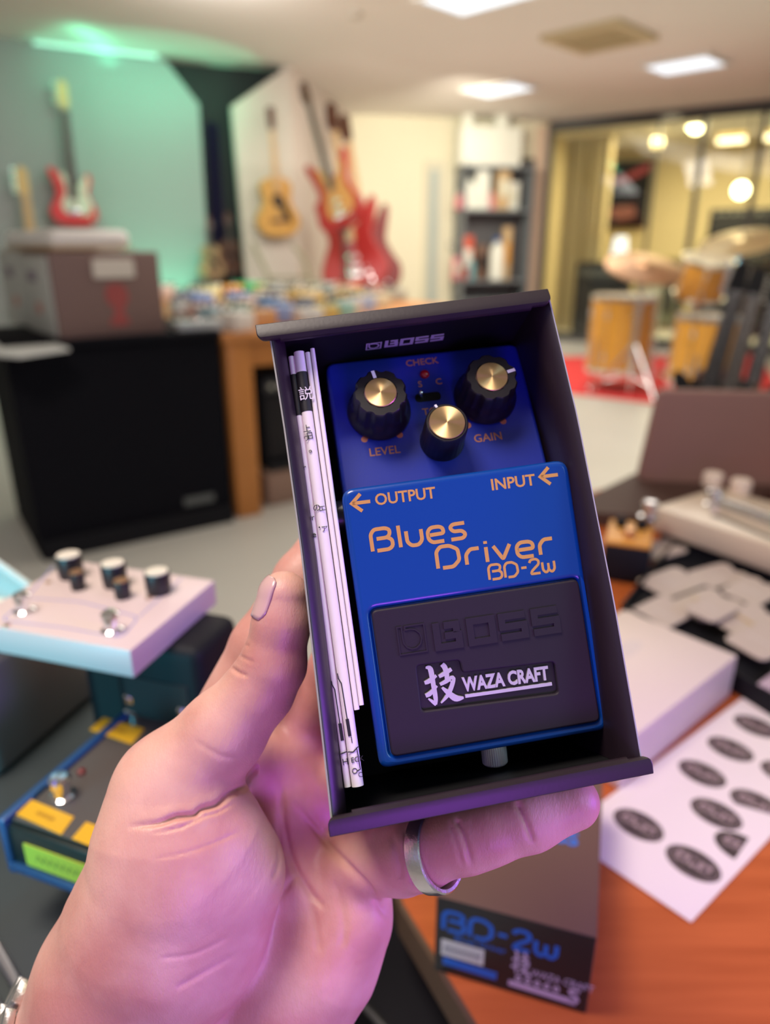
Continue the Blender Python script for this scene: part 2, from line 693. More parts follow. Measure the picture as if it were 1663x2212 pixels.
lamp('green_floor_wash', 'SPOT', (*fw, .16), 80, (0.16, 1.0, 0.55), .05, (*(A1 - wd * .12), 1.6))

# ------------------------------------------------------------------ things on and before the walls
amber = mat('amber_lacquer', (0.72, 0.34, 0.05), rough=0.25, coat=0.6, noise=0.15, nscale=12)
red_lac = mat('red_lacquer', (0.42, 0.014, 0.014), rough=0.4, coat=0.1)
dark_red = mat('dark_red_lacquer', (0.20, 0.008, 0.010), rough=0.4, coat=0.1)
coral = mat('coral_red_lacquer', (0.70, 0.035, 0.035), rough=0.35, coat=0.2)
maple = mat('maple_wood', (0.72, 0.45, 0.20), rough=0.4, noise=0.08, nscale=20)
rosewood = mat('rosewood', (0.060, 0.045, 0.035), rough=0.5)
spruce = mat('spruce_top', (0.62, 0.33, 0.08), rough=0.35, coat=0.3, noise=0.06, nscale=30)
mahog = mat('dark_mahogany', (0.10, 0.035, 0.018), rough=0.4)
ivory = mat('ivory_plastic', (0.70, 0.72, 0.58), rough=0.35)
blk = mat('black_plastic', (0.007, 0.007, 0.010), rough=0.6, spec=0.2)
blk_satin = mat('black_satin_wood', (0.006, 0.006, 0.009), rough=0.8, spec=0.1)

STRAT = [(0, 0), (.10, .004), (.155, .05), (.165, .11), (.125, .185), (.11, .24), (.135, .31), (.125, .37), (.09, .355), (.05, .30), (0, .29),
         (-.05, .315), (-.10, .375), (-.15, .40), (-.165, .37), (-.135, .30), (-.118, .22), (-.15, .15), (-.175, .10), (-.155, .04), (-.10, .004)]
ACOU = [(0, 0), (.11, .012), (.185, .07), (.20, .14), (.165, .22), (.125, .28), (.13, .34), (.145, .40), (.12, .46), (.06, .485), (0, .488),
        (-.06, .485), (-.12, .46), (-.145, .40), (-.13, .34), (-.125, .28), (-.165, .22), (-.20, .14), (-.185, .07), (-.11, .012)]
_BASS = [(0, 0), (.09, .004), (.15, .05), (.165, .12), (.13, .20), (.112, .27), (.13, .34), (.15, .43), (.125, .455), (.085, .40), (.045, .33), (0, .32),
        (-.045, .33), (-.085, .40), (-.13, .47), (-.155, .44), (-.125, .33), (-.112, .26), (-.14, .19), (-.165, .11), (-.15, .05), (-.09, .004)]

BASS = [(x * 1.25, y * 1.25) for x, y in _BASS]


def guitar(name, label, cat_, M, outline, body_m, neck_l, thick, neck_m, head_m, guard=None, acoustic=False, hollow_m=None, n_tun=6, group=None, chrome_bits=True,
           neck_w=.047):
    """local: y up the neck from the strap end, z out of the front"""
    g = thing(name, label, cat_, M, group)
    bm = BM()
    plate(bm, [spline_pts(outline, 5)], -thick, 0, .012 if not acoustic else .004)
    obj('body', bm, body_m, g)
    top = max(p[1] for p in outline if abs(p[0]) < .04)
    bm = BM()
    hexa(bm, [(-neck_w / 1.7, top - .09, .0), (neck_w / 1.7, top - .09, .0), (neck_w / 2.3, top + neck_l, .0), (-neck_w / 2.3, top + neck_l, .0)],
         [(-neck_w / 1.7, top - .09, .016), (neck_w / 1.7, top - .09, .016), (neck_w / 2.3, top + neck_l, .016), (-neck_w / 2.3, top + neck_l, .016)])
    nk = obj('neck', bm, neck_m, g)
    bm = BM()
    hexa(bm, [(-neck_w / 1.75, top - .10, .0161), (neck_w / 1.75, top - .10, .0161), (neck_w / 2.4, top + neck_l, .0161), (-neck_w / 2.4, top + neck_l, .0161)],
         [(-neck_w / 1.75, top - .10, .0185), (neck_w / 1.75, top - .10, .0185), (neck_w / 2.4, top + neck_l, .0185), (-neck_w / 2.4, top + neck_l, .0185)])
    obj('fretboard', bm, neck_m if neck_m is not mahog else rosewood, nk)
    hy = top + neck_l
    bm = BM()
    if acoustic:
        hl = [(-.026, hy), (.026, hy), (.036, hy + .17), (0, hy + .18), (-.036, hy + .17)]
    else:
        hl = [(-.022, hy), (.022, hy), (.03, hy + .05), (.026, hy + .17), (-.012, hy + .195), (-.038, hy + .17), (-.05, hy + .06), (-.04, hy + .03)]
    plate(bm, [hl], -.006, .010, .002)
    hd = obj('headstock', bm, head_m, g)
    for k in range(n_tun):
        bm = BM()
        if acoustic:
            s, y = (-1 if k % 2 else 1), hy + .04 + .045 * (k // 2)
            cone(bm, (s * .034, y, .0), (s * .058, y, .0), .004, .009, 10)
        else:
            y = hy + .035 + .135 * k / max(n_tun - 1, 1)
            cone(bm, (-.045, y, .0), (-.068, y, .0), .004, .010, 10)
        obj('tuning_peg', bm, chrome, hd)
    if acoustic:
        bm = BM()
        cone(bm, (0, .30, -.001), (0, .30, .0015), .052, .052, 32)
        obj('sound_hole', bm, blk, g)
        bm = BM()
        plate(bm, [spline_pts([(.015, .27), (.055, .30), (.085, .24), (.12, .15), (.105, .11), (.07, .13), (.04, .20)], 5)], 0, .002)
        obj('pickguard', bm, blk, g)
        bm = BM()
        rbox(bm, (0, .135, .006), (.16, .025, .012), .004)
        obj('bridge', bm, mahog, g)
    else:
        if guard is not None:
            bm = BM()
            plate(bm, [spline_pts([(p[0] * .62 + .022, .075 + p[1] * .74) for p in outline], 4)], .0, .003, .0008)
            obj('pickguard', bm, guard, g)
        for y in (.145, .205, .262)[: 3 if n_tun == 6 else 2]:
            bm = BM()
            rbox(bm, (0, y, .005), (.075, .024, .010), .004)
            obj('pickup', bm, ivory if guard is ivory else chrome, g)
        bm = BM()
        rbox(bm, (0, .095, .006), (.085, .036, .012), .003)
        for k in range(6):
            box(bm, (-.03 + k * .012, .095, .013), (.008, .026, .004))
        obj('bridge', bm, chrome if chrome_bits else blk, g)
        for k in range(3):
            bm = BM()
            kx = .075 + .022 * k * (1 if outline is not BASS else .6)
            lathe(bm, [(.011, 0), (.011, .012), (.009, .016), (0, .016)], Matrix.Translation((kx, .125 - .04 * k, .002)), 16)
            obj('control_knob', bm, ivory if guard is ivory else chrome, g)
    bm = BM()
    for k in range(6 if n_tun == 6 else 4):
        x = (-.5 + k / (5 if n_tun == 6 else 3)) * neck_w * .72
        cone(bm, (x, .10, .020), (x * .85, hy + .03, .0195), .0007, .0007, 4)
    obj('strings', bm, steel, g)
    return g


UP = Vector((0, 0, 1))
wdir = Vector((*wd, 0))
wnor = Vector((*wn_, 0))


def on_wall(px, py, a, nor, off):
    return on_plane(px, py, Vector((*a, 0)) + Vector(nor) * off, Vector(nor))


def hang(px0, py0, px1, py1, a, nor, off, L):
    """frame of an instrument whose strap end shows at px0,py0 and head at px1,py1 in a plane off metres before a wall; scale makes it L long"""
    p, q = on_wall(px0, py0, a, nor, off), on_wall(px1, py1, a, nor, off)
    y = (q - p)
    s = y.length / L
    x = y.normalized().cross(Vector(nor).normalized())
    M = frame_of(p, x, y)
    return M @ Matrix.Scale(s, 4)


M_ = hang(165, 487, 134, 166, A1, wnor, .10, 1.0)
guitar('electric_guitar', 'coral red electric guitar with ivory pickguard hanging on the left wall', 'guitar', M_, STRAT, coral, .50, .045, rosewood, maple, ivory, neck_w=.056)
M_ = hang(92, 690, 46, 352, A1, wnor, .10, 1.0)
guitar('electric_guitar', 'electric guitar with pale maple neck, its body behind the grey case', 'guitar', M_, STRAT, ivory, .50, .045, maple, maple, ivory, neck_w=.06)
cdir = Vector((*(A4 - A3).normalized(), 0))
cnor = Vector((cdir.y, -cdir.x, 0))
M_ = hang(606, 511, 583, 232, A4, wnor, .12, 1.03)
guitar('acoustic_guitar', 'amber acoustic guitar with dark pickguard hanging on the pale column', 'guitar', M_, ACOU, spruce, .37, .10, maple, mahog, acoustic=True)


def lean(px0, py0, px1, py1, d0, d1, L, face=(0.1, -1, 0.1), sc=None):
    p, q = at(px0, py0, d0), at(px1, py1, d1)
    y = q - p
    s = sc or y.length / L
    z = Vector(face)
    x = y.normalized().cross(z)
    return frame_of(p, x, y) @ Matrix.Scale(s, 4)


M_ = lean(742, 492, 652, 168, 5.75, 5.75, 1.20, (-0.5, -1, 0.1))
guitar('bass_guitar', 'red bass guitar with amber front hanging highest on the column', 'guitar', M_, BASS, red_lac, .58, .05, mahog, mahog, mat('amber_guard', (0.66, 0.30, 0.08), rough=.3), n_tun=4)
M_ = lean(772, 626, 714, 212, 6.2, 6.3, 1.22, (-0.1, -1, 0.1))
guitar('bass_guitar', 'bright red bass guitar with chrome pickups, left of the darker one', 'guitar', M_, BASS, red_lac, .60, .05, maple, mahog, None, n_tun=4)
M_ = lean(806, 630, 744, 250, 6.4, 6.5, 1.18, (0.1, -1, 0.1))
guitar('bass_guitar', 'dark red bass guitar hanging nearest the cream wall', 'guitar', M_, BASS, dark_red, .60, .05, maple, mahog, None, n_tun=4)

for x, y, d, lab in ((742, 492, 5.75, 'highest red bass'), (772, 626, 6.2, 'bright red bass'), (806, 630, 6.4, 'dark red bass')):
    p = at(x, y, d)
    t = thing('instrument_stand', 'slim dark floor stand under the ' + lab, 'stand', Matrix.Translation((p.x, p.y + .03, 0)))
    bm = BM()
    lathe(bm, [(.085, 0), (.085, .015), (.018, .03), (.016, p.z - .03), (.05, p.z - .02), (.05, p.z - .004), (0, p.z - .004)], None, 16)
    obj('post', bm, frame_m, t)

# wire stand below the acoustic guitar
olive = mat('olive_metal', (0.30, 0.27, 0.16), rough=.5)
t = thing('guitar_stand', 'empty olive wire guitar stand below the acoustic guitar', 'guitar stand')
for pts in ([(545, 525), (562, 560), (580, 600), (588, 650)], [(632, 530), (655, 560), (668, 600), (672, 650)]):
    bm = BM()
    P = [at(x, y, 6.0) for x, y in pts]
    P.append(Vector((P[-1].x, P[-1].y - .1, 0.0)))
    tube(bm, spline_pts([tuple(p) for p in P], 6, False), .014, 8)
    obj('arm', bm, olive, t)
bm = BM()
tube(bm, [at(580, 600, 6.0), at(668, 600, 6.0)], .010, 8)
obj('cross_bar', bm, olive, t)

# navy banner and leaning wooden panels in the corridor
bm = BM()
a = wp(444, 262, A1, -.13)
N = 14
top = [a + (wp(470, 268, A1, -.13) - a) * (k / N) for k in range(N + 1)]
bt0, bt1 = wp(456, 605, A1, -.13), wp(486, 605, A1, -.13)
bot = [(bt0 + (bt1 - bt0) * (k / N)).to_2d().to_3d() + Vector((0, 0, .02)) for k in range(N + 1)]
ring0 = []
for k in range(N + 1):
    o = Vector((0, .025 * math.sin(k * 1.9), 0))
    ring0.append((bm.verts.new(top[k] + o), bm.verts.new(bot[k] + o * 1.6), bm.verts.new(top[k] + o + Vector((0, .01, 0))), bm.verts.new(bot[k] + o * 1.6 + Vector((0, .01, 0)))))
for k in range(N):
    p, q = ring0[k], ring0[k + 1]
    bm.faces.new((p[0], q[0], q[1], p[1]))
    bm.faces.new((p[2], p[3], q[3], q[2]))
    bm.faces.new((p[1], q[1], q[3], p[3]))
    bm.faces.new((p[0], p[2], q[2], q[0]))
tag(obj('curtain', bm, mat('navy_cloth', (0.022, 0.014, 0.075), rough=.9)), 'navy blue curtain hanging in the dark corridor', 'curtain')
tan = mat('tan_wood', (0.36, 0.22, 0.11), rough=.5, noise=.1, nscale=8)
for (x, y, d, s, lab) in ((460, 602, 6.2, 1.0, 'tan wooden ukulele leaning before the navy curtain'), (500, 590, 6.6, 1.0, 'darker ukulele leaning at the foot of the column')):
    p = wp(x, y, A1, .15 if x < 480 else .04)
    M_ = frame_of(p, (1, .45, 0), (.10, .05, 1)) @ Matrix.Scale(.55, 4)
    guitar('ukulele', lab, 'ukulele', M_, ACOU, tan if x < 480 else mahog, .22, .10, mahog, mahog, acoustic=True, n_tun=4)
    t = thing('instrument_stand', 'dark slim stand under the ' + ('tan' if x < 480 else 'darker') + ' ukulele', 'stand')
    bm = BM()
    lathe(bm, [(.07, 0), (.07, .015), (.02, .03), (.018, p.z - .02), (.06, p.z - .015), (.06, p.z), (0, p.z)], Matrix.Translation((p.x, p.y + .02, 0)), 16)
    obj('post', bm, frame_m, t)

# ------------------------------------------------------------------ shelves on the back wall
shelf_m = mat('blue_grey_shelf', (0.16, 0.18, 0.20), rough=.5)
SB = back_pt(975, 600)
SE = back_pt(1115, 600)
sx = Vector((*bd, 0))
sd_ = Vector((*bn, 0))
so = Vector((SB.x, SB.y, 0)) + sd_ * .02
SW = (SE - SB).dot(sx)
SM = Matrix((sx, -sd_, UP)).transposed().to_4x4()
SM.translation = so
t = thing('shelf_unit', 'tall blue grey shelf unit full of bottles against the back wall', 'shelf', SM)


def zat(px, py, off):
    """height at which pixel row py meets the plane off metres before the back wall"""
    return on_plane(px, py, so + sd_ * off, sd_).z


zs = [.12, .52, zat(1045, 605, .3), zat(1045, 452, .3), zat(1045, 358, .3)]
for x in (0.012, SW - .012):
    bm = BM()
    box(bm, (x, -.17, zs[-1] / 2 + .02), (.024, .34, zs[-1] + .04))
    obj('side_panel', bm, shelf_m, t)
for z in zs:
    bm = BM()
    box(bm, (SW / 2, -.17, z - .015), (SW, .34, .03))
    obj('shelf_board', bm, shelf_m, t)
bm = BM()
box(bm, (SW / 2, -.008, zs[-1] / 2), (SW, .012, zs[-1]))
obj('back_panel', bm, mat('shelf_back', (0.10, 0.10, 0.11), rough=.6), t)


def jar(name, lab, cat_, x, z, r, h, m, capm=None, grp=None, kind='bottle', y=-.2):
    M = SM @ Matrix.Translation((x, y, z))
    g = thing(name, lab, cat_, M, grp)
    bm = BM()
    if kind == 'bottle':
        lathe(bm, [(0, 0), (r, 0), (r, h * .68), (r * .8, h * .78), (r * .42, h * .86), (r * .40, h * .93)], None, 18)
        obj('bottle', bm, m, g)
        bm = BM()
        lathe(bm, [(r * .5, h * .9), (r * .5, h), (0, h)], None, 14)
        obj('cap', bm, capm or m, g)
    else:
        rbox(bm, (0, 0, h / 2), (2 * r, min(2 * r * .8, .24), h), .008)
        obj('box', bm, m, g)
        bm = BM()
        rbox(bm, (0, -min(.8 * r, .12) - .001, h * .5), (1.3 * r, .004, h * .4), .001)
        obj('label', bm, capm or ivory, g)
    return g


white_gl = mat('white_carton', (0.80, 0.82, 0.74), rough=.6)
pinkm = mat('pink_carton', (0.70, 0.25, 0.28), rough=.6)
tealm = mat('teal_bottle', (0.12, 0.32, 0.36), rough=.4)
redm = mat('red_carton', (0.62, 0.10, 0.05), rough=.5)
bluem = mat('blue_cap', (0.03, 0.12, 0.40), rough=.4)
tanm = mat('tan_carton', (0.60, 0.42, 0.22), rough=.6)
brownm = mat('brown_carton', (0.16, 0.09, 0.06), rough=.6)


def sxp(px):
    return (on_plane(px, 500, so + sd_ * .2, sd_) - so).dot(sx)


GB = 'goods on the shelf unit'
jar('carton', 'large white carton on top of the shelf unit', 'box', sxp(1046), zs[4], SW * .42, .40, white_gl, white_gl, GB, 'box')
jar('bottle', 'white bottle standing on the large white carton, left', 'bottle', sxp(1002), zs[4] + .40, .07, .22, white_gl, ivory, GB)
jar('bottle', 'white bottle standing on the large white carton, right', 'bottle', sxp(1072), zs[4] + .40, .08, .18, white_gl, ivory, GB)
for row, z, items in ((1, zs[3], [(993, .07, .18, pinkm, white_gl, 'bottle', 'pink bottle at the left end of the upper shelf'), (1012, .09, .36, white_gl, blk, 'bottle', 'tall white bottle with black cap on the upper shelf'),
                                  (1036, .08, .42, white_gl, white_gl, 'box', 'tall white carton in the middle of the upper shelf'), (1060, .045, .20, pinkm, redm, 'bottle', 'slim pink bottle with red cap on the upper shelf'),
                                  (1080, .075, .46, tanm, ivory, 'box', 'tall tan carton on the upper shelf'), (1100, .085, .30, white_gl, ivory, 'box', 'white carton at the right end of the upper shelf')]),
                      (2, zs[2], [(990, .06, .26, pinkm, ivory, 'box', 'small pink carton at the left end of the lower shelf'), (1012, .065, .50, redm, white_gl, 'box', 'red carton with white label on the lower shelf'),
                                  (1018, .04, .24, tealm, tealm, 'bottle', 'teal bottle before the red carton'), (1042, .07, .40, brownm, blk, 'box', 'dark brown carton in the middle of the lower shelf'),
                                  (1076, .085, .48, white_gl, bluem, 'bottle', 'large white bottle with blue cap on the lower shelf'), (1098, .05, .60, tanm, amber, 'box', 'tall tan carton at the right end of the lower shelf')])):
    for k, (px_, r, h, m, cm, kd, lab) in enumerate(items):
        jar('bottle' if kd == 'bottle' else 'carton', lab, kd if kd == 'bottle' else 'box', sxp(px_), z, r, h, m, cm, GB, kd, -.27 if 'before' in lab else (-.16 if k % 2 else -.2))

t = thing('wall_hook', 'shiny metal hook plate on the pale door edge beside the shelves', 'hook', Matrix.Translation(back_pt(968, 527) + sd_ * .05))
bm = BM()
ball(bm, (0, -.03, 0), .022)
cone(bm, (0, 0, 0), (0, -.03, 0), .012, .012, 12)
obj('knob', bm, chrome, t)

# ------------------------------------------------------------------ behind the glass
bulb = glow('warm_bulb', (1.0, 0.86, 0.45), 14)
bulb2 = glow('yellow_bulb', (1.0, 0.72, 0.16), 3)
gnor = Vector((*gn_, 0))
gpt = Vector((*A6, 0))


def behind(px, py, off):
    return on_plane(px, py, gpt + gnor * off, gnor)


for (x, y, off, r, m, lab) in ((1505, 266, 1.4, .11, bulb, 'glowing round pendant lamp highest behind the glass'), (1420, 308, 1.6, .075, bulb2, 'dim yellow pendant lamp left of the others'),
                               (1600, 411, 1.0, .085, bulb, 'bright round pendant lamp lowest behind the glass')):
    p = behind(x, y, off)
    t = thing('pendant_lamp', lab, 'lamp', Matrix.Translation(p), 'lamps behind the glass')
    bm = BM()
    ball(bm, (0, 0, 0), r, u=20, v=14)
    obj('globe', bm, m, t)
    bm = BM()
    cone(bm, (0, 0, r * .9), (0, 0, CEIL - p.z), .008, .008, 8)
    obj('cord', bm, blk, t)
sign = glow('yellow_lightbox', (1.0, 0.55, 0.02), 0.95)
for (x0, x1, y0, y1, lab) in ((1549, 1613, 284, 312, 'lit yellow light box sign behind the glass'), (1642, 1700, 278, 306, 'lit yellow light box sign at the right edge')):
    p, q = behind(x0, y1, 2.2), behind(x1, y0, 2.2)
    t = thing('light_box', lab, 'sign', None, 'yellow light boxes')
    w = (q - p).dot(Vector((*gd, 0)))
    bm = BM()
    cx_ = (p + q) / 2
    box(bm, (0, 0, 0), (w, .08, q.z - p.z))
    bm.transform(Matrix.Translation(cx_) @ Matrix((Vector((*gd, 0)), gnor, UP)).transposed().to_4x4())
    obj('lit_face', bm, sign, t)
    bm = BM()
    cone(bm, cx_ + Vector((0, 0, (q.z - p.z) / 2)), (cx_.x, cx_.y, CEIL), .01, .01, 8)
    obj('hanger', bm, blk, t)

GR = Matrix((Vector((*gd, 0)), gnor, UP)).transposed()


def slab_behind(name, lab, cat_, x0, y0, x1, y1, off, th, m, to_floor=False, group=None):
    p, q = behind(x0, y1, off), behind(x1, y0, off)
    w = (q - p).dot(Vector((*gd, 0)))
    z0 = 0.0 if to_floor else p.z
    M = GR.to_4x4()
    M.translation = Vector((p.x, p.y, z0))
    t = thing(name, lab, cat_, M, group)
    bm = BM()
    rbox(bm, (w / 2, th / 2, (q.z - z0) / 2), (abs(w), th, q.z - z0), .01)
    return t, obj('panel', bm, m, t), w, q.z - z0


t, pn, w, h = slab_behind('poster', 'black poster with pink marks behind the glass', 'poster', 1312, 492, 1392, 350, 3.1, .02, blk)
bm = BM()
plate(bm, [spline_pts([(.15 * w, .80 * h), (.4 * w, .88 * h), (.75 * w, .82 * h), (.7 * w, .68 * h), (.4 * w, .66 * h), (.2 * w, .7 * h)], 5)], .001, .003, 0,
      Matrix(((1, 0, 0, 0), (0, 0, -1, 0), (0, 1, 0, 0), (0, 0, 0, 1))))
obj('pale_print', bm, mat('dusty_pink_print', (0.30, 0.12, 0.12), rough=.6), t)
bm = BM()
plate(bm, [spline_pts([(.15 * w, .26 * h), (.4 * w, .22 * h), (.95 * w, .05 * h), (.9 * w, .18 * h), (.5 * w, .30 * h), (.3 * w, .32 * h)], 5)], .001, .003, 0,
      Matrix(((1, 0, 0, 0), (0, 0, -1, 0), (0, 1, 0, 0), (0, 0, 0, 1))))
obj('pink_print', bm, mat('pink_print', (0.42, 0.06, 0.10), rough=.6), t)
# folds of the beige curtain
bm = BM()
p, q = behind(1200, 640, 1.0), behind(1292, 640, 1.0)
N = 60
V0 = []
for k in range(N + 1):
    a = p + (q - p) * (k / N)
    o = gnor * (.05 * math.sin(k * .75) + .02 * math.sin(k * 1.7))
    V0.append([bm.verts.new(Vector((a.x, a.y, z)) + o + gnor * e) for e, z in ((0, .03), (0, 2.44), (.006, 2.44), (.006, .03))])
for k in range(N):
    for j in range(4):
        bm.faces.new((V0[k][j], V0[k + 1][j], V0[k + 1][(j + 1) % 4], V0[k][(j + 1) % 4]))
tag(obj('curtain', bm, mat('beige_curtain', (0.56, 0.45, 0.25), rough=.9)), 'beige folded curtain behind the left end of the glass', 'curtain')


def amp(name, lab, M, w, d, h, m, cloth, group=None):
    t = thing(name, lab, 'amplifier', M, group)
    bm = BM()
    rbox(bm, (0, 0, h / 2), (w, d, h), .015)
    obj('cabinet', bm, m, t)
    bm = BM()
    rbox(bm, (0, -d / 2 - .002, h * .40), (w * .88, .012, h * .68), .004)
    obj('speaker_cloth', bm, cloth, t)
    bm = BM()
    rbox(bm, (0, -d / 2 - .002, h * .86), (w * .88, .012, h * .14), .003)
    pn_ = obj('control_strip', bm, frame_m, t)
    for k in range(6):
        bm = BM()
        cone(bm, ((-.38 + k * .12) * w, -d / 2 - .006, h * .86), ((-.38 + k * .12) * w, -d / 2 - .022, h * .86), .010, .009, 12)
        obj('control_knob', bm, ivory, pn_)
    return t


cloth_k = mat('black_cloth', (0.016, 0.015, 0.016), rough=.9)
p = behind(1602, 520, 1.9)
for k, (z0, h, w) in enumerate(((0, 0, 0), (0, max(p.z - .02, .3), .95), (max(p.z - .02, .3), .40, .80))):
    if k == 0:
        continue
    M = GR.to_4x4()
    M.translation = Vector((p.x, p.y, z0))
    amp('amplifier', 'black amplifier ' + ('cabinet at the bottom of the stack behind the glass' if k == 1 else 'topmost in the stack behind the glass'), M, w, .36, h, blk, cloth_k, 'amplifiers behind the glass')
p = behind(1300, 640, .5)
M = GR.to_4x4()
M.translation = Vector((p.x, p.y, 0))
zt = behind(1300, 566, .5).z
amp('amplifier', 'black amplifier standing before the beige curtain', M, .62, .34, zt, blk, cloth_k, 'amplifiers behind the glass')
t = thing('table_lamp', 'small white lamp on the black amplifier before the curtain', 'lamp', M @ Matrix.Translation((.17, -.02, zt)))
bm = BM()
lathe(bm, [(0, 0), (.07, 0), (.07, .015), (.012, .02), (.012, .10)], None, 20)
obj('foot', bm, steel, t)
bm = BM()
lathe(bm, [(.10, .08), (.075, .30), (0, .30)], None, 24)
obj('shade', bm, glow('lit_white_shade', (0.85, 0.9, 1.0), 1.1), t, label='glowing white shade')
for (x0, x1, y0, y1, off, m, lab) in ((1440, 1475, 430, 560, 2.0, mat('dull_green_crate', (0.16, 0.17, 0.11), rough=.7), 'dull green cabinet behind the glass beside the poster'),
                                      (1404, 1428, 335, 600, 1.2, mat('pale_grey_post', (0.45, 0.46, 0.40), rough=.5), 'pale grey slim display post behind the glass')):
    t, pn, w, h = slab_behind('cabinet' if x0 > 1430 else 'display_post', lab, 'cabinet' if x0 > 1430 else 'post', x0, y1, x1, y0, off, .16, m, True)
    bm = BM()
    rbox(bm, (w / 2, .08, h + .012), (w * 1.25, .22, .024), .006)
    obj('top_board', bm, mat('ochre_board', (0.45, 0.32, 0.12), rough=.5) if x0 > 1430 else fit_m, t)
    bm = BM()
    rbox(bm, (w / 2, -.004, h * .5), (w * .7, .01, h * .5), .003)
    obj('front_door', bm, frame_m if x0 > 1430 else fit_m, t)

# ------------------------------------------------------------------ drum kit
bm = BM()
slab(bm, [on_z(x, y, 0.012) for x, y in ((1130, 772), (1640, 765), (1720, 905), (1100, 832))], (0, 0, -.0118))
tag(obj('rug', bm, mat('red_rug', (0.75, 0.045, 0.05), rough=.95, noise=.12, nscale=9, bump=.4, bscale=300)), 'bright red rug under the drum kit', 'rug')
head_m = mat('drum_head', (0.72, 0.64, 0.48), rough=.5)


def drum(name, lab, c, axis, r, h, legs=True, lugs=8):
    Z = zrot(axis).to_4x4()
    M = Matrix.Translation(c) @ Z
    t = thing(name, lab, 'drum', M, 'amber drums')
    bm = BM()
    lathe(bm, [(r, 0), (r, h)], None, 40)
    for f_ in [f_ for f_ in bm.faces if len(f_.verts) > 4]:
        bm.faces.remove(f_)
    obj('shell', bm, amber, t)
    for z, nm in ((0, 0), (h, 1)):
        bm = BM()
        cone(bm, (0, 0, z - .002), (0, 0, z + .002), r * .995, r * .995, 40)
        obj('head', bm, head_m, t)
        bm = BM()
        lathe(bm, [(r * 1.01, z - .016), (r * 1.045, z - .016), (r * 1.045, z + .016), (r * 1.01, z + .016), (r * 1.01, z - .016)], None, 40)
        obj('hoop', bm, chrome, t)
    for k in range(lugs):
        a = 2 * PI * k / lugs
        bm = BM()
        for z in (h * .22, h * .78):
            rbox(bm, (r * 1.03 * math.cos(a), r * 1.03 * math.sin(a), z), (.022, .022, .055), .006)
        cone(bm, (r * 1.045 * math.cos(a), r * 1.045 * math.sin(a), 0), (r * 1.045 * math.cos(a), r * 1.045 * math.sin(a), h), .004, .004, 8)
        obj('lug', bm, chrome, t)
    if legs:
        zf = c[2]
        for k in range(3):
            a = 2 * PI * k / 3 + .5
            x, y = r * 1.06 * math.cos(a), r * 1.06 * math.sin(a)
            bm = BM()
            tube(bm, [(x, y, h * .45), (x, y, -zf * .5), (x * 1.12, y * 1.12, -zf + .012)], .009, 8)
            obj('leg', bm, chrome, t)
    return t


d_ = 5.9
c = at(1333, 797, d_)
top = at(1333, 648, d_)
drum('floor_tom', 'amber floor tom on the left of the drum kit', c, (0, 0, 1), 66 / F * d_, (top - c).length)
d_ = 5.2
c = at(1508, 822, d_)
top = at(1512, 690, d_)
drum('floor_tom', 'amber floor tom with cream head on the right, nearer the camera', c, (0.02, 0.0, 1), 66 / F * d_, (top - c).length)
d_ = 5.7
c = at(1507, 640, d_)
drum('rack_tom', 'smaller amber tom raised above the other drums', c, (0.05, -.25, 1), 50 / F * d_, .28, legs=False, lugs=6)
t = thing('tom_stand', 'chrome stand carrying the raised amber tom', 'stand', Matrix.Translation((c.x + .02, c.y + .06, 0)))
bm = BM()
tube(bm, [(0, 0, .0), (0, 0, c.z - .03), (-.02, -.06, c.z - .004)], .016, 10)
obj('pole', bm, chrome, t)
for k in range(3):
    a = 2.1 * k + .4
    bm = BM()
    tube(bm, [(0, 0, .40), (.28 * math.cos(a), .28 * math.sin(a), .012)], .010, 8)
    obj('leg', bm, chrome, t)
copper = mat('copper_cymbal', (0.62, 0.36, 0.20), rough=.3, metal=.85)
brass = mat('pale_brass_cymbal', (0.80, 0.66, 0.36), rough=.3, metal=.85)


def cymbal(name, lab, c, nrm_, r, m, pole_top, stand_lab, grp=None, two=False):
    M = Matrix.Translation(c) @ zrot(nrm_).to_4x4()
    prof = [(.012, .035), (r * .14, .030), (r * .22, .006), (r * .5, -.004), (r, -.020), (r, -.022), (r * .5, -.007), (r * .2, .002), (.012, .03)]
    t = thing(name, lab, 'cymbal', M, 'cymbals')
    bm = BM()
    lathe(bm, prof, None, 48)
    obj('plate', bm, m, t)
    if two:
        bm = BM()
        lathe(bm, [(a, -.055 - z) for a, z in prof][::-1], None, 48)
        obj('lower_plate', bm, m, t)
    s = thing('cymbal_stand', stand_lab, 'stand', Matrix.Translation((c.x, c.y, 0)))
    bm = BM()
    tube(bm, [(0, 0, .02), (0, 0, c.z - .01)], .011, 10)
    obj('rod', bm, chrome, s)
    bm = BM()
    tube(bm, [(0, 0, .15), (0, 0, c.z * .72)], .022, 12)
    obj('sleeve', bm, chrome, s)
    bm = BM()
    cone(bm, (0, 0, c.z - .005), (0, 0, c.z + .05), .010, .008, 10)
    obj('wing_nut', bm, chrome, s)
    for k in range(3):
        a = 2.094 * k + .9
        bm = BM()
        tube(bm, [(0, 0, .42), (.30 * math.cos(a), .30 * math.sin(a), .014)], .011, 8)
        tube(bm, [(.02 * math.cos(a), .02 * math.sin(a), .16), (.22 * math.cos(a), .22 * math.sin(a), .12)], .008, 6)
        obj('leg', bm, chrome, s)


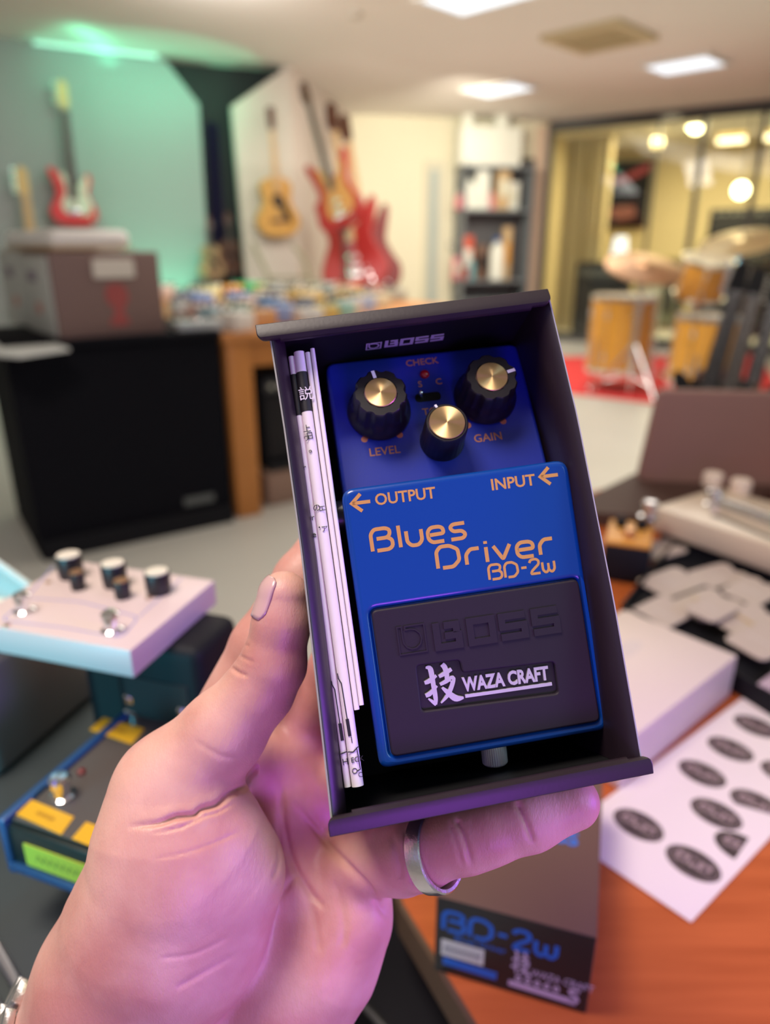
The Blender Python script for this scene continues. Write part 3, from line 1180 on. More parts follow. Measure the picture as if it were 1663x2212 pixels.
cymbal('hi_hat', 'copper hi-hat cymbal pair above the left floor tom', at(1392, 572, 5.3), (0.05, -.40, 1), 82 / F * 5.3, copper, None, 'chrome hi-hat stand in the middle of the kit', two=True)
cymbal('crash_cymbal', 'pale brass cymbal tilted up to the right above the drums', at(1602, 516, 4.9), (-.27, -.26, 1), 82 / F * 4.9, brass, None, 'chrome stand under the pale brass cymbal')
bm = BM()
pz = on_z(1440, 812, 0.03)
t = thing('kick_pedal', 'chrome drum foot pedal on the red rug', 'drum pedal', Matrix.Translation((pz.x, pz.y, .0124)))
rbox(bm, (0, 0, .02), (.12, .30, .02), .006)
obj('footboard', bm, chrome, t)
bm = BM()
tube(bm, [(-.06, .14, .0), (-.06, .14, .16), (.06, .14, .16), (.06, .14, 0)], .010, 8)
obj('frame', bm, chrome, t)
bm = BM()
ball(bm, (0, .1, .19), .03)
cone(bm, (0, .14, .16), (0, .1, .19), .008, .008, 8)
obj('beater', bm, fit_m, t)

# dark guitars on a floor stand, right edge
p = on_z(1560, 950, 0)
for k, (x0, y0, x1, y1, d, m, lab) in enumerate(((1488, 985, 1612, 560, 2.30, blk, 'black electric guitar leaning leftmost at the right edge'),
                                                 (1540, 970, 1648, 570, 2.52, mahog, 'dark brown electric guitar leaning between two black ones'),
                                                 (1590, 958, 1690, 590, 2.74, dark_red, 'dark red electric guitar leaning rightmost, cut by the right edge'))):
    a = at(x0, y0, d)
    M = lean(x0, y0, x1, y1, d, d + .12, 1.0, (-.5, -1, .1))
    guitar('electric_guitar', lab, 'guitar', M, STRAT, m, .50, .045, blk if k != 1 else rosewood, blk, blk, group='guitars leaning on the floor rack', neck_w=.075)
t = thing('guitar_rack', 'black floor rack holding the leaning dark guitars', 'guitar rack')
a, b = at(1480, 990, 2.30), at(1600, 962, 2.74)
bm = BM()
tube(bm, [Vector((a.x, a.y, max(a.z - .02, .02))), Vector((b.x, b.y, max(b.z - .02, .02)))], .02, 8)
obj('base_bar', bm, blk, t)
for q in (a, b):
    bm = BM()
    tube(bm, [Vector((q.x, q.y - .1, .012)), Vector((q.x, q.y, max(q.z - .02, .02))), Vector((q.x + .1, q.y + .2, .012))], .014, 8)
    obj('leg', bm, blk, t)

# ------------------------------------------------------------------ black counter, cases and the wooden table of pedals
TZ = 0.79
_g0, _g1 = on_z(85, 1215, 0), on_z(496, 1127, 0)
_gn = Vector((-(_g1 - _g0).y, (_g1 - _g0).x, 0)).normalized()
f0, f1 = on_plane(12, 772, _g0, _gn), on_plane(474, 718, _g0, _gn)
fd = (f1 - f0)
fd.z = 0
fl = fd.length
fd.normalize()
fn_ = Vector((-fd.y, fd.x, 0))
CM = Matrix((fd, fn_, UP)).transposed().to_4x4()
CM.translation = Vector((f0.x, f0.y, 0))
t = thing('counter', 'black counter with pale top carrying the grey cases', 'counter', CM)
bm = BM()
box(bm, (fl / 2 - .0, .32, .39), (fl, .60, .78))
obj('front_body', bm, blk_satin, t)
bm = BM()
rbox(bm, (fl / 2, .31, .795), (fl + .01, .64, .03), .006)
obj('top', bm, blk_satin, t)
bm = BM()
box(bm, (fl / 2, .0, .04), (fl * .98, .02, .08))
obj('plinth', bm, blk, t)
bm = BM()
box(bm, (fl - .14, .018, .12), (.13, .005, .035))
obj('maker_plate', bm, mat('dull_grey_plate', (0.10, 0.11, 0.11), rough=.4), t, label='small dull grey plate low on the front')

wood_t = mat('orange_pine', (0.52, 0.20, 0.045), rough=.4, noise=.15, nscale=6)
# second mesh: table
t = thing('wooden_table', 'orange wooden table covered with small colourful pedals', 'table')
q0 = on_plane(480, 718, _g0, _gn)
TX, TY = fd, fn_
TMx = Matrix((TX, TY, UP)).transposed().to_4x4()
TMx.translation = Vector((q0.x, q0.y, 0))
t.matrix_world = TMx
TWD, TDP = 1.75, 2.3
bm = BM()
rbox(bm, (TWD / 2, TDP / 2, TZ - .02), (TWD, TDP, .04), .006)
obj('tabletop', bm, wood_t, t)
bm = BM()
for (cxx, cyy, sxx, syy) in ((TWD / 2, .05, TWD - .06, .03), (TWD / 2, TDP - .05, TWD - .06, .03), (.05, TDP / 2, .03, TDP - .08), (TWD - .05, TDP / 2, .03, TDP - .08)):
    box(bm, (cxx, cyy, TZ - .09), (sxx, syy, .10))
obj('apron', bm, wood_t, t)
for x, y in ((.07, .06), (TWD - .07, .06), (.07, TDP - .06), (TWD - .07, TDP - .06)):
    bm = BM()
    rbox(bm, (x, y, (TZ - .04) / 2), (.11, .10, TZ - .04), .006)
    obj('leg', bm, wood_t, t)
bm = BM()
rbox(bm, (TWD / 2 + .1, TDP * .3, .16), (TWD - .26, TDP * .5, .02), .003)
obj('lower_shelf', bm, wall_dark, t)
# things stored under the wooden table
p = TMx @ Vector((.30, .42, .17))
amp('amplifier', 'small black amplifier on the lower shelf under the wooden table', TMx @ Matrix.Translation((.42, .30, .171)), .40, .26, .42, blk, cloth_k)
t = thing('carton', 'brown carton on the floor under the wooden table', 'box', TMx @ Matrix.Translation((.34, .20, 0)))
bm = BM()
rbox(bm, (0, 0, .074), (.30, .25, .145), .004)
obj('carton_body', bm, mat('brown_card', (0.30, 0.19, 0.14), rough=.8), t)
bm = BM()
box(bm, (0, 0, .1475), (.30, .04, .001))
obj('tape', bm, tan, t)


# pale board at the left end of the counter
bm = BM()
slab(bm, [on_z(x, y, TZ + .0105) for x, y in ((-160, 752), (40, 768), (150, 752), (60, 722), (-160, 700))], (0, 0, -.009))
tag(obj('board', bm, mat('pale_board', (0.66, 0.68, 0.66), rough=.35)), 'pale thin board on the counter before the grey cases, cut by the left edge', 'board')


# grey cases on the counter
def case(lab, M, w, d, h, front_m, side_m, group, emblem=True):
    t = thing('equipment_case', lab, 'case', M, group)
    bm = BM()
    rbox(bm, (0, d / 2, h / 2), (w, d, h), .012)
    obj('shell', bm, side_m, t)
    bm = BM()
    rbox(bm, (0, -.002, h / 2), (w - .03, .008, h - .03), .003)
    fr = obj('front_panel', bm, front_m, t)
    bm = BM()
    rbox(bm, (-.02, -.008, h * .72), (w * .25, .004, h * .12), .001)
    obj('front_label', bm, mat('violet_grey_label', (0.20, 0.15, 0.20), rough=.6), fr)
    bm = BM()
    plate(bm, [spline_pts([(-.03, -.02), (.03, -.015), (.035, .015), (-.02, .02)], 4)], 0, .002, 0, Matrix(((1, 0, 0, .01), (0, 0, -1, -.006), (0, 1, 0, h * .35), (0, 0, 0, 1))))
    obj('front_mark', bm, mat('faded_red_mark', (0.50, 0.22, 0.18), rough=.6), fr)
    if emblem:
        E_ = Matrix(((0, 0, 1, w / 2), (1, 0, 0, 0), (0, 1, 0, 0), (0, 0, 0, 1)))
        bm = BM()
        plate(bm, [rect(d * .36, h * .70, d * .74, h * .92, .012)], 0, .010, .003, E_)
        obj('handle_plate', bm, mat('cream_handle', (0.66, 0.60, 0.52), rough=.5), t)
        bm = BM()
        plate(bm, [spline_pts([(d * .48, h * .62), (d * .62, h * .62), (d * .66, h * .46), (d * .60, h * .32), (d * .64, h * .16), (d * .46, h * .16), (d * .52, h * .32), (d * .45, h * .46)], 4)], 0, .002, 0, E_)
        obj('emblem', bm, mat('faded_red_emblem', (0.34, 0.07, 0.065), rough=.7), t)
    return t


grey_front = mat('pale_grey_panel', (0.46, 0.47, 0.44), rough=.6)
case_brown = mat('taupe_case', (0.19, 0.115, 0.10), rough=.6)
k0, k1, k2 = on_z(133, 746, TZ), on_z(362, 728, TZ), on_z(0, 705, TZ)
sdir = (k1 - k0)
sdir.z = 0
dd = sdir.length
sdir.normalize()
xdir = Vector((sdir.y, -sdir.x, 0))
KM2 = Matrix((xdir, sdir, UP)).transposed().to_4x4()
cw = .40
KM2.translation = Vector((k0.x, k0.y, TZ + .0115)) - xdir * (cw / 2)
ch_ = (on_plane(112, 552, Vector((k0.x, k0.y, 0)), Vector((0, -1, 0))).z - TZ)
case('taupe equipment case with cream handle plate on the black counter', KM2, cw, dd, ch_, grey_front, case_brown, 'cases on the counter')
KM3 = KM2 @ Matrix.Translation((-cw - .02, .02, 0))
case('grey case left of the taupe case, cut by the left edge', KM3, cw, dd, ch_ * 1.02, grey_front, grey_front, 'cases on the counter', False)
t = thing('padded_lid', 'white padded lid lying across the grey cases', 'lid', KM2 @ Matrix.Translation((-.16, dd * .42, ch_ * 1.02 + .001)))
bm = BM()
rbox(bm, (0, 0, .035), (.66, dd * .72, .065), .03, 4)
obj('cushion', bm, mat('white_vinyl', (0.84, 0.80, 0.76), rough=.3), t)
bm = BM()
rbox(bm, (0, 0, .003), (.67, dd * .74, .006), .002)
obj('base_board', bm, tanm, t)

# the small pedals: one prototype per size, then copies
pm = {}


def pmat(c):
    c = tuple(v ** .85 for v in c)
    k = 'pedal_paint_%02x%02x%02x' % tuple(int(v * 255) for v in c)
    return mat(k, c, rough=.35, coat=.2)


def mini_pedal(lab, p, ang, col, w=.085, l=.13, h=.055, nk=3, grp='small pedals on the wooden table'):
    M = Matrix.Translation(p) @ Matrix.Rotation(ang, 4, 'Z')
    t = thing('guitar_pedal', lab, 'guitar pedal', M, grp)
    bm = BM()
    rbox(bm, (0, 0, h / 2), (w, l, h), .006)
    obj('housing', bm, pmat(col), t)
    for k in range(nk):
        bm = BM()
        x = (k - (nk - 1) / 2) * w / (nk + .2)
        lathe(bm, [(.010, h), (.010, h + .014), (.008, h + .016), (0, h + .016)], Matrix.Translation((x, l * .28, 0)), 12)
        obj('knob', bm, blk if sum(col) > .5 else ivory, t)
    bm = BM()
    lathe(bm, [(.012, h), (.010, h + .006), (.006, h + .007), (.006, h + .016), (0, h + .017)], Matrix.Translation((0, -l * .3, 0)), 12)
    obj('foot_switch', bm, chrome, t)
    return t


PED = [(372, 640, (.70, .80, .62), 'pale green', 1.5), (408, 632, (.62, .60, .50), 'ivory', 1.2), (432, 612, (.80, .62, .10), 'yellow', 1.3), (452, 640, (.80, .62, .55), 'pale pink', 1.5),
       (500, 622, (.75, .68, .40), 'cream', 1.3), (532, 638, (.85, .33, .04), 'orange', 1.5), (578, 622, (.62, .78, .76), 'pale cyan', 1.3), (606, 640, (.10, .12, .16), 'slate', 1.2),
       (392, 676, (.30, .12, .16), 'plum', 1.2), (418, 660, (.05, .06, .07), 'black', 1.2), (470, 668, (.17, .28, .66), 'blue', 1.5), (520, 668, (.22, .34, .72), 'light blue', 1.5),
       (462, 692, (.66, .42, .40), 'dusty pink', 1.3), (512, 697, (.22, .40, .34), 'teal', 1.1), (556, 690, (.60, .54, .38), 'beige', 1.2), (560, 655, (.66, .55, .30), 'straw', 1.1),
       (588, 690, (.10, .22, .50), 'royal blue', 1.5), (612, 664, (.72, .62, .42), 'pale sand', 1.2), (630, 688, (.03, .06, .16), 'navy', 1.2), (655, 668, (.62, .38, .05), 'ochre', 1.5),
       (640, 632, (.42, .40, .36), 'warm grey', 1.2), (676, 652, (.66, .55, .36), 'sand', 1.2), (692, 668, (.56, .32, .04), 'dark ochre', 1.3), (700, 630, (.02, .50, .16), 'bright green', 1.7),
       (742, 630, (.10, .22, .08), 'dark green', 1.2), (722, 656, (.28, .38, .40), 'blue grey', 1.2), (756, 658, (.78, .66, .10), 'lemon yellow', 1.2), (788, 634, (.74, .20, .10), 'salmon red', 1.5),
       (824, 634, (.62, .30, .24), 'brick pink', 1.3), (792, 656, (.26, .20, .34), 'violet grey', 1.1), (838, 648, (.42, .42, .34), 'olive grey', 1.1), (868, 634, (.60, .56, .42), 'stone', 1.1),
       (905, 630, (.62, .52, .34), 'wheat', 1.1), (948, 628, (.60, .54, .40), 'parchment', 1.1), (488, 706, (.30, .50, .62), 'sky blue', 1.2), (524, 712, (.72, .66, .58), 'off white', 1.2), (566, 706, (.64, .30, .10), 'rust', 1.1), (600, 704, (.20, .30, .60), 'cobalt', 1.2),
       (634, 704, (.70, .66, .60), 'silver grey', 1.2), (664, 694, (.60, .44, .10), 'mustard', 1.2), (700, 690, (.20, .46, .42), 'sea green', 1.2), (736, 680, (.62, .56, .50), 'ash', 1.2),
       (610, 612, (.70, .66, .60), 'eggshell', 1.2), (646, 608, (.66, .48, .20), 'honey', 1.1), (690, 606, (.40, .44, .50), 'steel blue', 1.1), (740, 604, (.62, .60, .50), 'linen', 1.1),
       (780, 606, (.58, .20, .14), 'dull red', 1.1), (770, 672, (.30, .40, .62), 'denim blue', 1.2), (816, 664, (.70, .62, .40), 'champagne', 1.2), (480, 646, (.74, .70, .30), 'pale yellow', 1.2),
       (548, 672, (.70, .56, .50), 'blush', 1.1), (430, 690, (.46, .48, .48), 'plain grey', 1.2), (396, 655, (.66, .70, .66), 'frost white', 1.2), (585, 668, (.08, .12, .30), 'midnight blue', 1.2),
       (990, 622, (.64, .60, .48), 'chalk', 1.1), (1035, 620, (.50, .40, .30), 'brown sand', 1.0)]
random.seed(4)
TI2 = TMx.inverted()
spot = []
for (x, y, col, cn, sc) in PED:
    q = TI2 @ on_z(x, y, TZ + .001)
    spot.append([min(max(q.x, .10), TWD - .10), min(max(q.y, .11), TDP - .11), .080 * sc])
for _k in range(120):                      # push the pedals apart until none touch
    for a in spot:
        for b in spot:
            if a is not b:
                dx, dy = b[0] - a[0], b[1] - a[1]
                dd_ = math.hypot(dx, dy) + 1e-6
                need = a[2] + b[2] + .004
                if dd_ < need:
                    e = (need - dd_) / dd_ * .25
                    a[0], a[1], b[0], b[1] = a[0] - dx * e, a[1] - dy * e, b[0] + dx * e, b[1] + dy * e
        a[0], a[1] = min(max(a[0], .10), TWD - .10), min(max(a[1], .11), TDP - .11)
for (x, y, col, cn, sc), q in zip(PED, spot):
    p = TMx @ Vector((q[0], q[1], TZ + .001))
    mini_pedal('%s small pedal on the wooden table' % cn, p, random.uniform(.2, 1.0), col, .085 * sc, .12 * sc, (.055 * (sc * .5 + .5)) * 1.25, random.choice((2, 3)))
# grey device at the end of the counter
p = on_z(418, 722, TZ + .001)
mini_pedal('grey wide pedal on the right end of the black counter', Vector((p.x, p.y + .05, TZ + .0012)), fd.angle(Vector((1, 0, 0))), (.42, .44, .44), .18, .13, .05, 4)

# ------------------------------------------------------------------ the held tray: local x right, y up, z out of the tray, in metres
def unit3(x, y, z):
    return Vector((x, y, z)).normalized()


_a = Vector((0.98371, 0.15013, -0.09887))
_b = Vector((-0.16465, 0.97320, -0.16051))
_c = _a.cross(_b)
_B = Matrix((_a, _b, _c)).transposed().to_4x4()
_B.translation = Vector((-15.44, -90.31, -198.33)) / 1000
TRAY = CAM @ _B


def mm(u, v, d):
    return Vector((u, v, -d)) / 1000


black_card = mat('black_card', (0.016, 0.008, 0.013), rough=0.42, spec=0.5, bump=0.03, bscale=900)
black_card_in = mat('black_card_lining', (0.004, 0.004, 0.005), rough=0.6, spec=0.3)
card_edge = mat('grey_card_edge', (0.34, 0.34, 0.32), rough=0.8)

tray = thing('packaging_tray', 'open black card tray held in the hand with a blue pedal inside', 'box', TRAY)


def side_wall(rim, sgn):
    """folded side wall: outer face, rolled shoulder, inner face; rim is a list of (v, u)"""
    vs = np.linspace(2.6, 149.6, 24)
    us = np.interp(vs, [r[0] for r in rim], [r[1] for r in rim])
    prof = [(-0.5, 61), (0, 0.4), (0.35, 0), (0.8, 0.2), (2.8, 2.8), (4.0, 6.8), (4.3, 10), (4.2, 60.4)]
    bm = BM()
    rings = []
    for v, u in zip(vs, us):
        rings.append([bm.verts.new(mm(u + sgn * p[0], v, p[1])) for p in prof])
    for i in range(len(rings) - 1):
        for k in range(len(prof)):
            j = (k + 1) % len(prof)
            bm.faces.new((rings[i][k], rings[i][j], rings[i + 1][j], rings[i + 1][k]))
    bm.faces.new(rings[0][::-1])
    bm.faces.new(rings[-1])
    return bm


LR = [(0, 1.0), (5, 1.3), (79, 3.9), (120, 4.3), (152, 4.0)]
RR = [(0, 92.5), (4, 92.8), (50, 94.8), (109, 96.0), (152, 95.2)]
obj('side_panel', side_wall(LR, 1), black_card, tray, smooth=50)
obj('side_panel', side_wall(RR, -1), black_card, tray, smooth=50)
for rim, sg in ((LR, 1), (RR, -1)):
    bm = BM()
    vs = np.linspace(3, 149.5, 20)
    us = np.interp(vs, [r[0] for r in rim], [r[1] for r in rim])
    tube(bm, [mm(u + sg * 0.02, v, 0.55) for v, u in zip(vs, us)], 0.0004, 6)
    obj('cut_edge', bm, card_edge, tray, label='thin pale cut edge of the card')
bm = BM()
box(bm, mm(48, 76, 61), (0.0905, 0.150, 0.001))
obj('base_panel', bm, black_card_in, tray)
for v0, v1, nm in ((149.6, 151.2, 0), (0.9, 2.5, 1)):
    bm = BM()
    box(bm, mm(48, (v0 + v1) / 2, 30.8), (0.089, (v1 - v0) / 1000, 0.060))
    obj('end_panel', bm, black_card_in, tray)


def flap(outer, inner):
    s = 1 if outer > inner else -1
    pts = [(0, outer, 0.3), (95, outer, 0.3), (95, inner, 2.6), (88.5, inner, 0.2), (88.5, inner - s * 0.5, .1), (7.0, inner - s * 0.5, .1),
           (7.0, inner, 0.2), (0, inner, 2.6)]
    pts = [(p[0] / 1000, p[1] / 1000, p[2] / 1000) for p in pts]
    if s < 0:
        pts = pts[::-1]
    bm = BM()
    n = 26
    outl = rnd(pts, .0003)
    # arched strip: z follows v
    plate(bm, [outl], -0.0006, 0.0006, 0.00025)
    for vv in bm.verts:
        t = (vv.co.y * 1000 - inner) / (outer - inner)
        vv.co.z += 0.0016 - 0.0010 * max(t, 0) ** 2 - (0.0012 if t < 0.12 else 0) * (0.12 - t) / .12
    return bm


obj('tuck_flap', flap(152.6, 147.2), black_card, tray, smooth=40)
obj('tuck_flap', flap(-0.2, 5.0), black_card, tray, smooth=40)


# ---- logo strokes: block letters in a unit box, (polyline list) ----
def L_boss():
    B1 = [(0.13, 1), (0.13, .13), (.87, .13), (.87, .5), (.40, .5)]
    B2 = [(.40, .87), (.82, .87), (.82, .58)]
    O = [(.12, .12), (.88, .12), (.88, .88), (.12, .88)]
    S = [(.04, .13), (.88, .13), (.88, .5), (.12, .5), (.12, .87), (.94, .87)]
    return [([B1, B2], 0), ([O], 1), ([S], 0), ([S], 0)]


def boss_word(bm, M, x0, xs, h, w, z0, z1):
    """the four block letters; x0: left edges, w letter width, h height"""
    for (pls, closed), x in zip(L_boss(), x0):
        for pl in pls:
            ribbon(bm, [(x + p[0] * w, p[1] * h) for p in pl], min(w, h) * 0.25, z0, z1, M, closed=bool(closed))


def boss_badge(bm, M, x, y, s, z0, z1, lw):
    sq = [(.02, .98), (.02, .02), (.98, .02), (.98, .98), (.30, .98), (.30, .86), (.5, .86), (.66, .82), (.80, .68), (.84, .5), (.78, .3),
          (.62, .18), (.46, .17), (.3, .24), (.2, .4), (.18, .6), (.18, .98)]
    ribbon(bm, [(x + p[0] * s, y + p[1] * s) for p in sq], lw, z0, z1, M, closed=True)


silver_print = mat('silver_print', (0.55, 0.50, 0.62), rough=0.45, metal=0.3)
EW = TRAY.copy()
bm = BM()
EM = Matrix(((1, 0, 0, 0), (0, 0, -1, 0.1494), (0, 1, 0, 0), (0, 0, 0, 1)))   # x along u, y towards the rim, facing down the tray
boss_badge(bm, EM, 0.0356, -0.0225, 0.0052, 0, 0.00005, 0.0005)
boss_word(bm, EM, [0.0420, 0.0474, 0.0528, 0.0582], 0, 0.0058, 0.0048, 0, 0.00005)
for v in bm.verts:
    if v.co.x > 0.0415:
        v.co.z += -0.0225
obj('printed_logo', bm, silver_print, tray, label='small silver logo printed inside the top end')

# ------------------------------------------------------------------ the leaflets standing along the left wall
paper = mat('leaflet_paper', (0.80, 0.72, 0.74), rough=0.6, noise=0.03, nscale=300)
ink = mat('black_ink', (0.012, 0.010, 0.014), rough=0.5)


def leaflet(name, label, u0, u1, v0, v1, ut, d, rcap):
    """u0..u1 width at v0; ut: shift of u at v1"""
    t = thing(name, label, 'leaflet', TRAY, 'leaflets in the tray')
    w = u1 - u0

    def sec(v, g=0.0):
        s = (v - v0) / (v1 - v0)
        ua = u0 + (ut - u0) * s
        pts = [(ua - g, 58)]
        for k in range(9):
            th = PI - PI * k / 8
            pts.append((ua + w / 2 + (w / 2 + g) * math.cos(th), d + rcap - (rcap + g) * math.sin(th)))
        pts.append((ua + w + g, 58))
        return [mm(p[0], v, p[1]) for p in pts]

    def body(va, vb, g=0.0, n=8):
        bm = BM()
        R = []
        for v in np.linspace(va, vb, n):
            R.append([bm.verts.new(p) for p in sec(v, g)])
        for i in range(n - 1):
            for k in range(len(R[0]) - 1):
                bm.faces.new((R[i][k], R[i][k + 1], R[i + 1][k + 1], R[i + 1][k]))
        bm.faces.new(R[0])
        bm.faces.new(R[-1])
        return bm
    return t, body


lt, lb = leaflet('leaflet', 'white leaflet with a black band, squeezed against the tray left wall', 5.9, 7.9, 10.2, 144.6, 8.6, 7.6, 1.0)
obj('paper', lb(10.2, 144.6), paper, lt)
obj('black_band', lb(124.5, 138.4, 0.05), ink, lt)
bm = BM()
T0 = lambda u, v, d, rot=0: Matrix.Translation(mm(u, v, d)) @ Matrix.Rotation(rot, 4, 'Z')
for s, u, v in (('e', 6.9, 116.3), ('n', 6.85, 113.0), ('a', 6.85, 109.8), ('ar', 6.6, 106.4), ('or', 6.5, 90.2), ('se', 6.5, 84.8), ('HE', 6.15, 16.6)):
    text(bm, s, 0.0026, T0(u + .2, v, 7.45), 0, 0.0001)
obj('printed_text', bm, ink, lt)
bm = BM()
ribbon(bm, [(.0068, .041), (.0068, .040), (.0074, .0385), (.0074, .0285)], .0003, -.0075, -.0074)
ribbon(bm, [(.0074, .0285), (.0074, .0235)], .001, -.0075, -.0074)
ribbon(bm, [(.0060, .0198), (.0082, .0202)], .0003, -.0075, -.0074)
obj('printed_drawing', bm, ink, lt)

lt, lb = leaflet('leaflet', 'thickest white leaflet, black banded, with rounded spine and wiring drawing', 8.1, 11.6, 10.0, 145.6, 10.5, 6.6, 1.5)
obj('paper', lb(10.0, 145.6), paper, lt)
obj('black_band', lb(125.2, 138.6, 0.05), ink, lt)
bm = BM()
text(bm, '説', 0.0048, T0(10.0, 129.2, 6.5), 0, 0.0001)
obj('band_text', bm, paper, lt, label='white printed character')
bm = BM()
for s, u, v, z in (('上', 9.7, 118.5, .0026), ('日', 10.3, 116.0, .0026), ('ウ', 9.4, 115.5, .0022), ('。', 10.4, 111.6, .0032), ('の', 9.0, 92.8, .0026), ('エ', 10.9, 92.5, .0022),
                   ('・', 9.0, 86.6, .0024), ('ア', 10.6, 86.0, .0022), ('ECK', 8.9, 17.0, .0021), ('C', 10.4, 12.6, .002)):
    text(bm, s, z, T0(u, v, 6.5), 0, 0.0001)
obj('printed_text', bm, ink, lt)
bm = BM()
zz = (-.00655, -.00645)
ribbon(bm, [(.0089, .043), (.0089, .0415), (.0096, .040), (.0097, .0295)], .0003, *zz)
ribbon(bm, [(.0097, .0295), (.00975, .0245)], .001, *zz)
ribbon(bm, [(.0101, .0243), (.0101, .0225)], .00025, *zz)
ribbon(bm, [(.0084, .0202), (.0100, .0199), (.0117, .0212)], .0003, *zz)
ribbon(bm, [(.0112, .021), (.0113, .0148), (.0104, .0144)], .0003, *zz)
ribbon(bm, [(.0096 + .0007 * math.cos(k * PI / 8), .0146 + .0007 * math.sin(k * PI / 8)) for k in range(16)], .0002, *zz, closed=True)
obj('printed_drawing', bm, ink, lt)

lt, lb = leaflet('leaflet', 'thin blank white leaflet next to the thickest one, not reaching the tray bottom', 12.2, 13.8, 31.5, 145.0, 14.2, 7.0, 0.8)
obj('paper', lb(31.5, 145.0), paper, lt)
lt, lb = leaflet('leaflet', 'thin blank white leaflet nearest the blue pedal', 13.9, 15.3, 32.6, 146.0, 16.0, 6.8, 0.7)
obj('paper', lb(32.6, 146.0), paper, lt)

# ------------------------------------------------------------------ the blue pedal
paint_dark = mat('deep_blue_paint', (0.010, 0.026, 0.34), rough=0.38, spec=0.5, coat=0.15, bump=0.04, bscale=1500)
paint_blue = mat('bright_blue_paint', (0.0005, 0.046, 0.27), rough=0.36, spec=0.2, coat=0.6, bump=0.02, bscale=1500)
gold_print = mat('gold_print', (0.58, 0.285, 0.075), rough=0.5)
copper_print = mat('copper_print', (0.55, 0.19, 0.09), rough=0.55)
rubber = mat('black_rubber', (0.015, 0.009, 0.017), rough=0.6, spec=0.35, bump=0.05, bscale=2500)

# spun metal: anisotropic about the cap's own axis
spun = bpy.data.materials.new('spun_gold_cap')
spun.use_nodes = True
_nt = spun.node_tree
_p = _nt.nodes['Principled BSDF']
_p.inputs['Base Color'].default_value = (0.86, 0.58, 0.30, 1)
_p.inputs['Metallic'].default_value = 1.0
_p.inputs['Roughness'].default_value = 0.34
_p.inputs['Anisotropic'].default_value = 0.85
_tg = _nt.nodes.new('ShaderNodeTangent')
_tg.direction_type = 'RADIAL'
_tg.axis = 'Z'
_nt.links.new(_tg.outputs[0], _p.inputs['Tangent'])

pedal = thing('effects_pedal', 'blue guitar effects pedal with three black knobs lying in the held tray', 'effects pedal', TRAY)

TM = frame_of(mm(17.3, 12.0, 15.0), (73, -1.0, -.1), (1.1, 86.0, 10.0))       # tread plate
PMX = frame_of(mm(19.6, 104.0, 21.9), (71.5, -1.7, 0.0), (1.2, 45.4, -8.1))   # control panel
TI, PI_ = TM.inverted(), PMX.inverted()


def tp(u, v, d):
    p = TI @ mm(u, v, d)
    return (p.x, p.y)


def pp(u, v, d):
    p = PI_ @ mm(u, v, d)
    return (p.x, p.y)


# body: dark casing under both surfaces
bm = BM()
plate(bm, [rect(0.0005, -0.030, 0.0712, 0.0462, 0.0035)], -0.030, 0.0, 0.0012, PMX, 3)
obj('control_panel', bm, paint_dark, pedal)
bm = BM()
plate(bm, [rect(0.0020, 0.0020, 0.0710, 0.0830, 0.003)], -0.040, -0.006, 0.001, TM, 2)
obj('casing', bm, black_card_in, pedal, label='dark lower casing')

paint_blue.node_tree.nodes['Principled BSDF'].inputs['Coat Roughness'].default_value = 0.10
paint_blue.node_tree.nodes['Principled BSDF'].inputs['Coat Weight'].default_value = 0.6
# tread plate with a well for the pad
bm = BM()
outer = rnd([(0, 0, .003), (.0730, 0, .003), (.0735, .0866, .0042), (0, .0866, .0042)], .003)
px0, px1, py0, py1 = 0.0040, 0.0705, 0.0034, 0.0482
well = rect(px0 - .0002, py0 - .0002, px1 + .0002, py1 + .0002, 0.0022)
plate(bm, [outer, well], -0.0050, 0.0, 0.0018, TM, 4)
plate(bm, [rnd([(.0002, .0002, .003), (.0728, .0002, .003), (.0733, .0864, .0042), (.0002, .0864, .0042)], .003)], -0.0135, -0.0012, 0.0003, TM, 2)
obj('tread_plate', bm, paint_blue, pedal)

# pad
by = lambda u, v, d: tp(u, v, d)
hole = rnd([(.0152, .0155, .0012), (.0585, .0140, .0012), (.0587, .0238, .0012), (.0293, .0250, .0012), (.0291, .0290, .0012), (.0155, .0294, .0012)], .0012)
bm = BM()
plate(bm, [rect(px0, py0, px1, py1, 0.002), hole], -0.0012, 0.0009, 0.0006, TM, 3)
pad = obj('rubber_pad', bm, rubber, pedal)
bm = BM()
hh = 0.0086
ML = TM @ Matrix.Translation((0.0, 0.0330, 0)) @ Matrix.Rotation(-0.006, 4, 'Z')
boss_badge(bm, ML, 0.0108, 0.0004, 0.0088, 0.0007, 0.00125, 0.00045)
boss_word(bm, ML, [0.0218, 0.0325, 0.0427, 0.0532], 0, hh, 0.0092, 0.0007, 0.0014)
obj('raised_logo', bm, rubber, pad)
bm = BM()
plate(bm, [rect(.0140, .0130, .0600, .0305, .001)], -0.0012, -0.0006, 0.0001, TM)
badge = obj('metal_badge', bm, knob_black, pad)


def brush(bm, pts, M, z0, z1):
    """tapered brush stroke: (x, y, width)"""
    P = spline_pts(pts, 5, False)
    L, R_ = [], []
    for i, p in enumerate(P):
        a, b = P[max(i - 1, 0)], P[min(i + 1, len(P) - 1)]
        d = Vector((b[0] - a[0], b[1] - a[1])).normalized()
        n = Vector((-d.y, d.x)) * p[2] / 2
        L.append((p[0] + n.x, p[1] + n.y))
        R_.append((p[0] - n.x, p[1] - n.y))
    plate(bm, [L + R_[::-1]], z0, z1, 0.0, M)


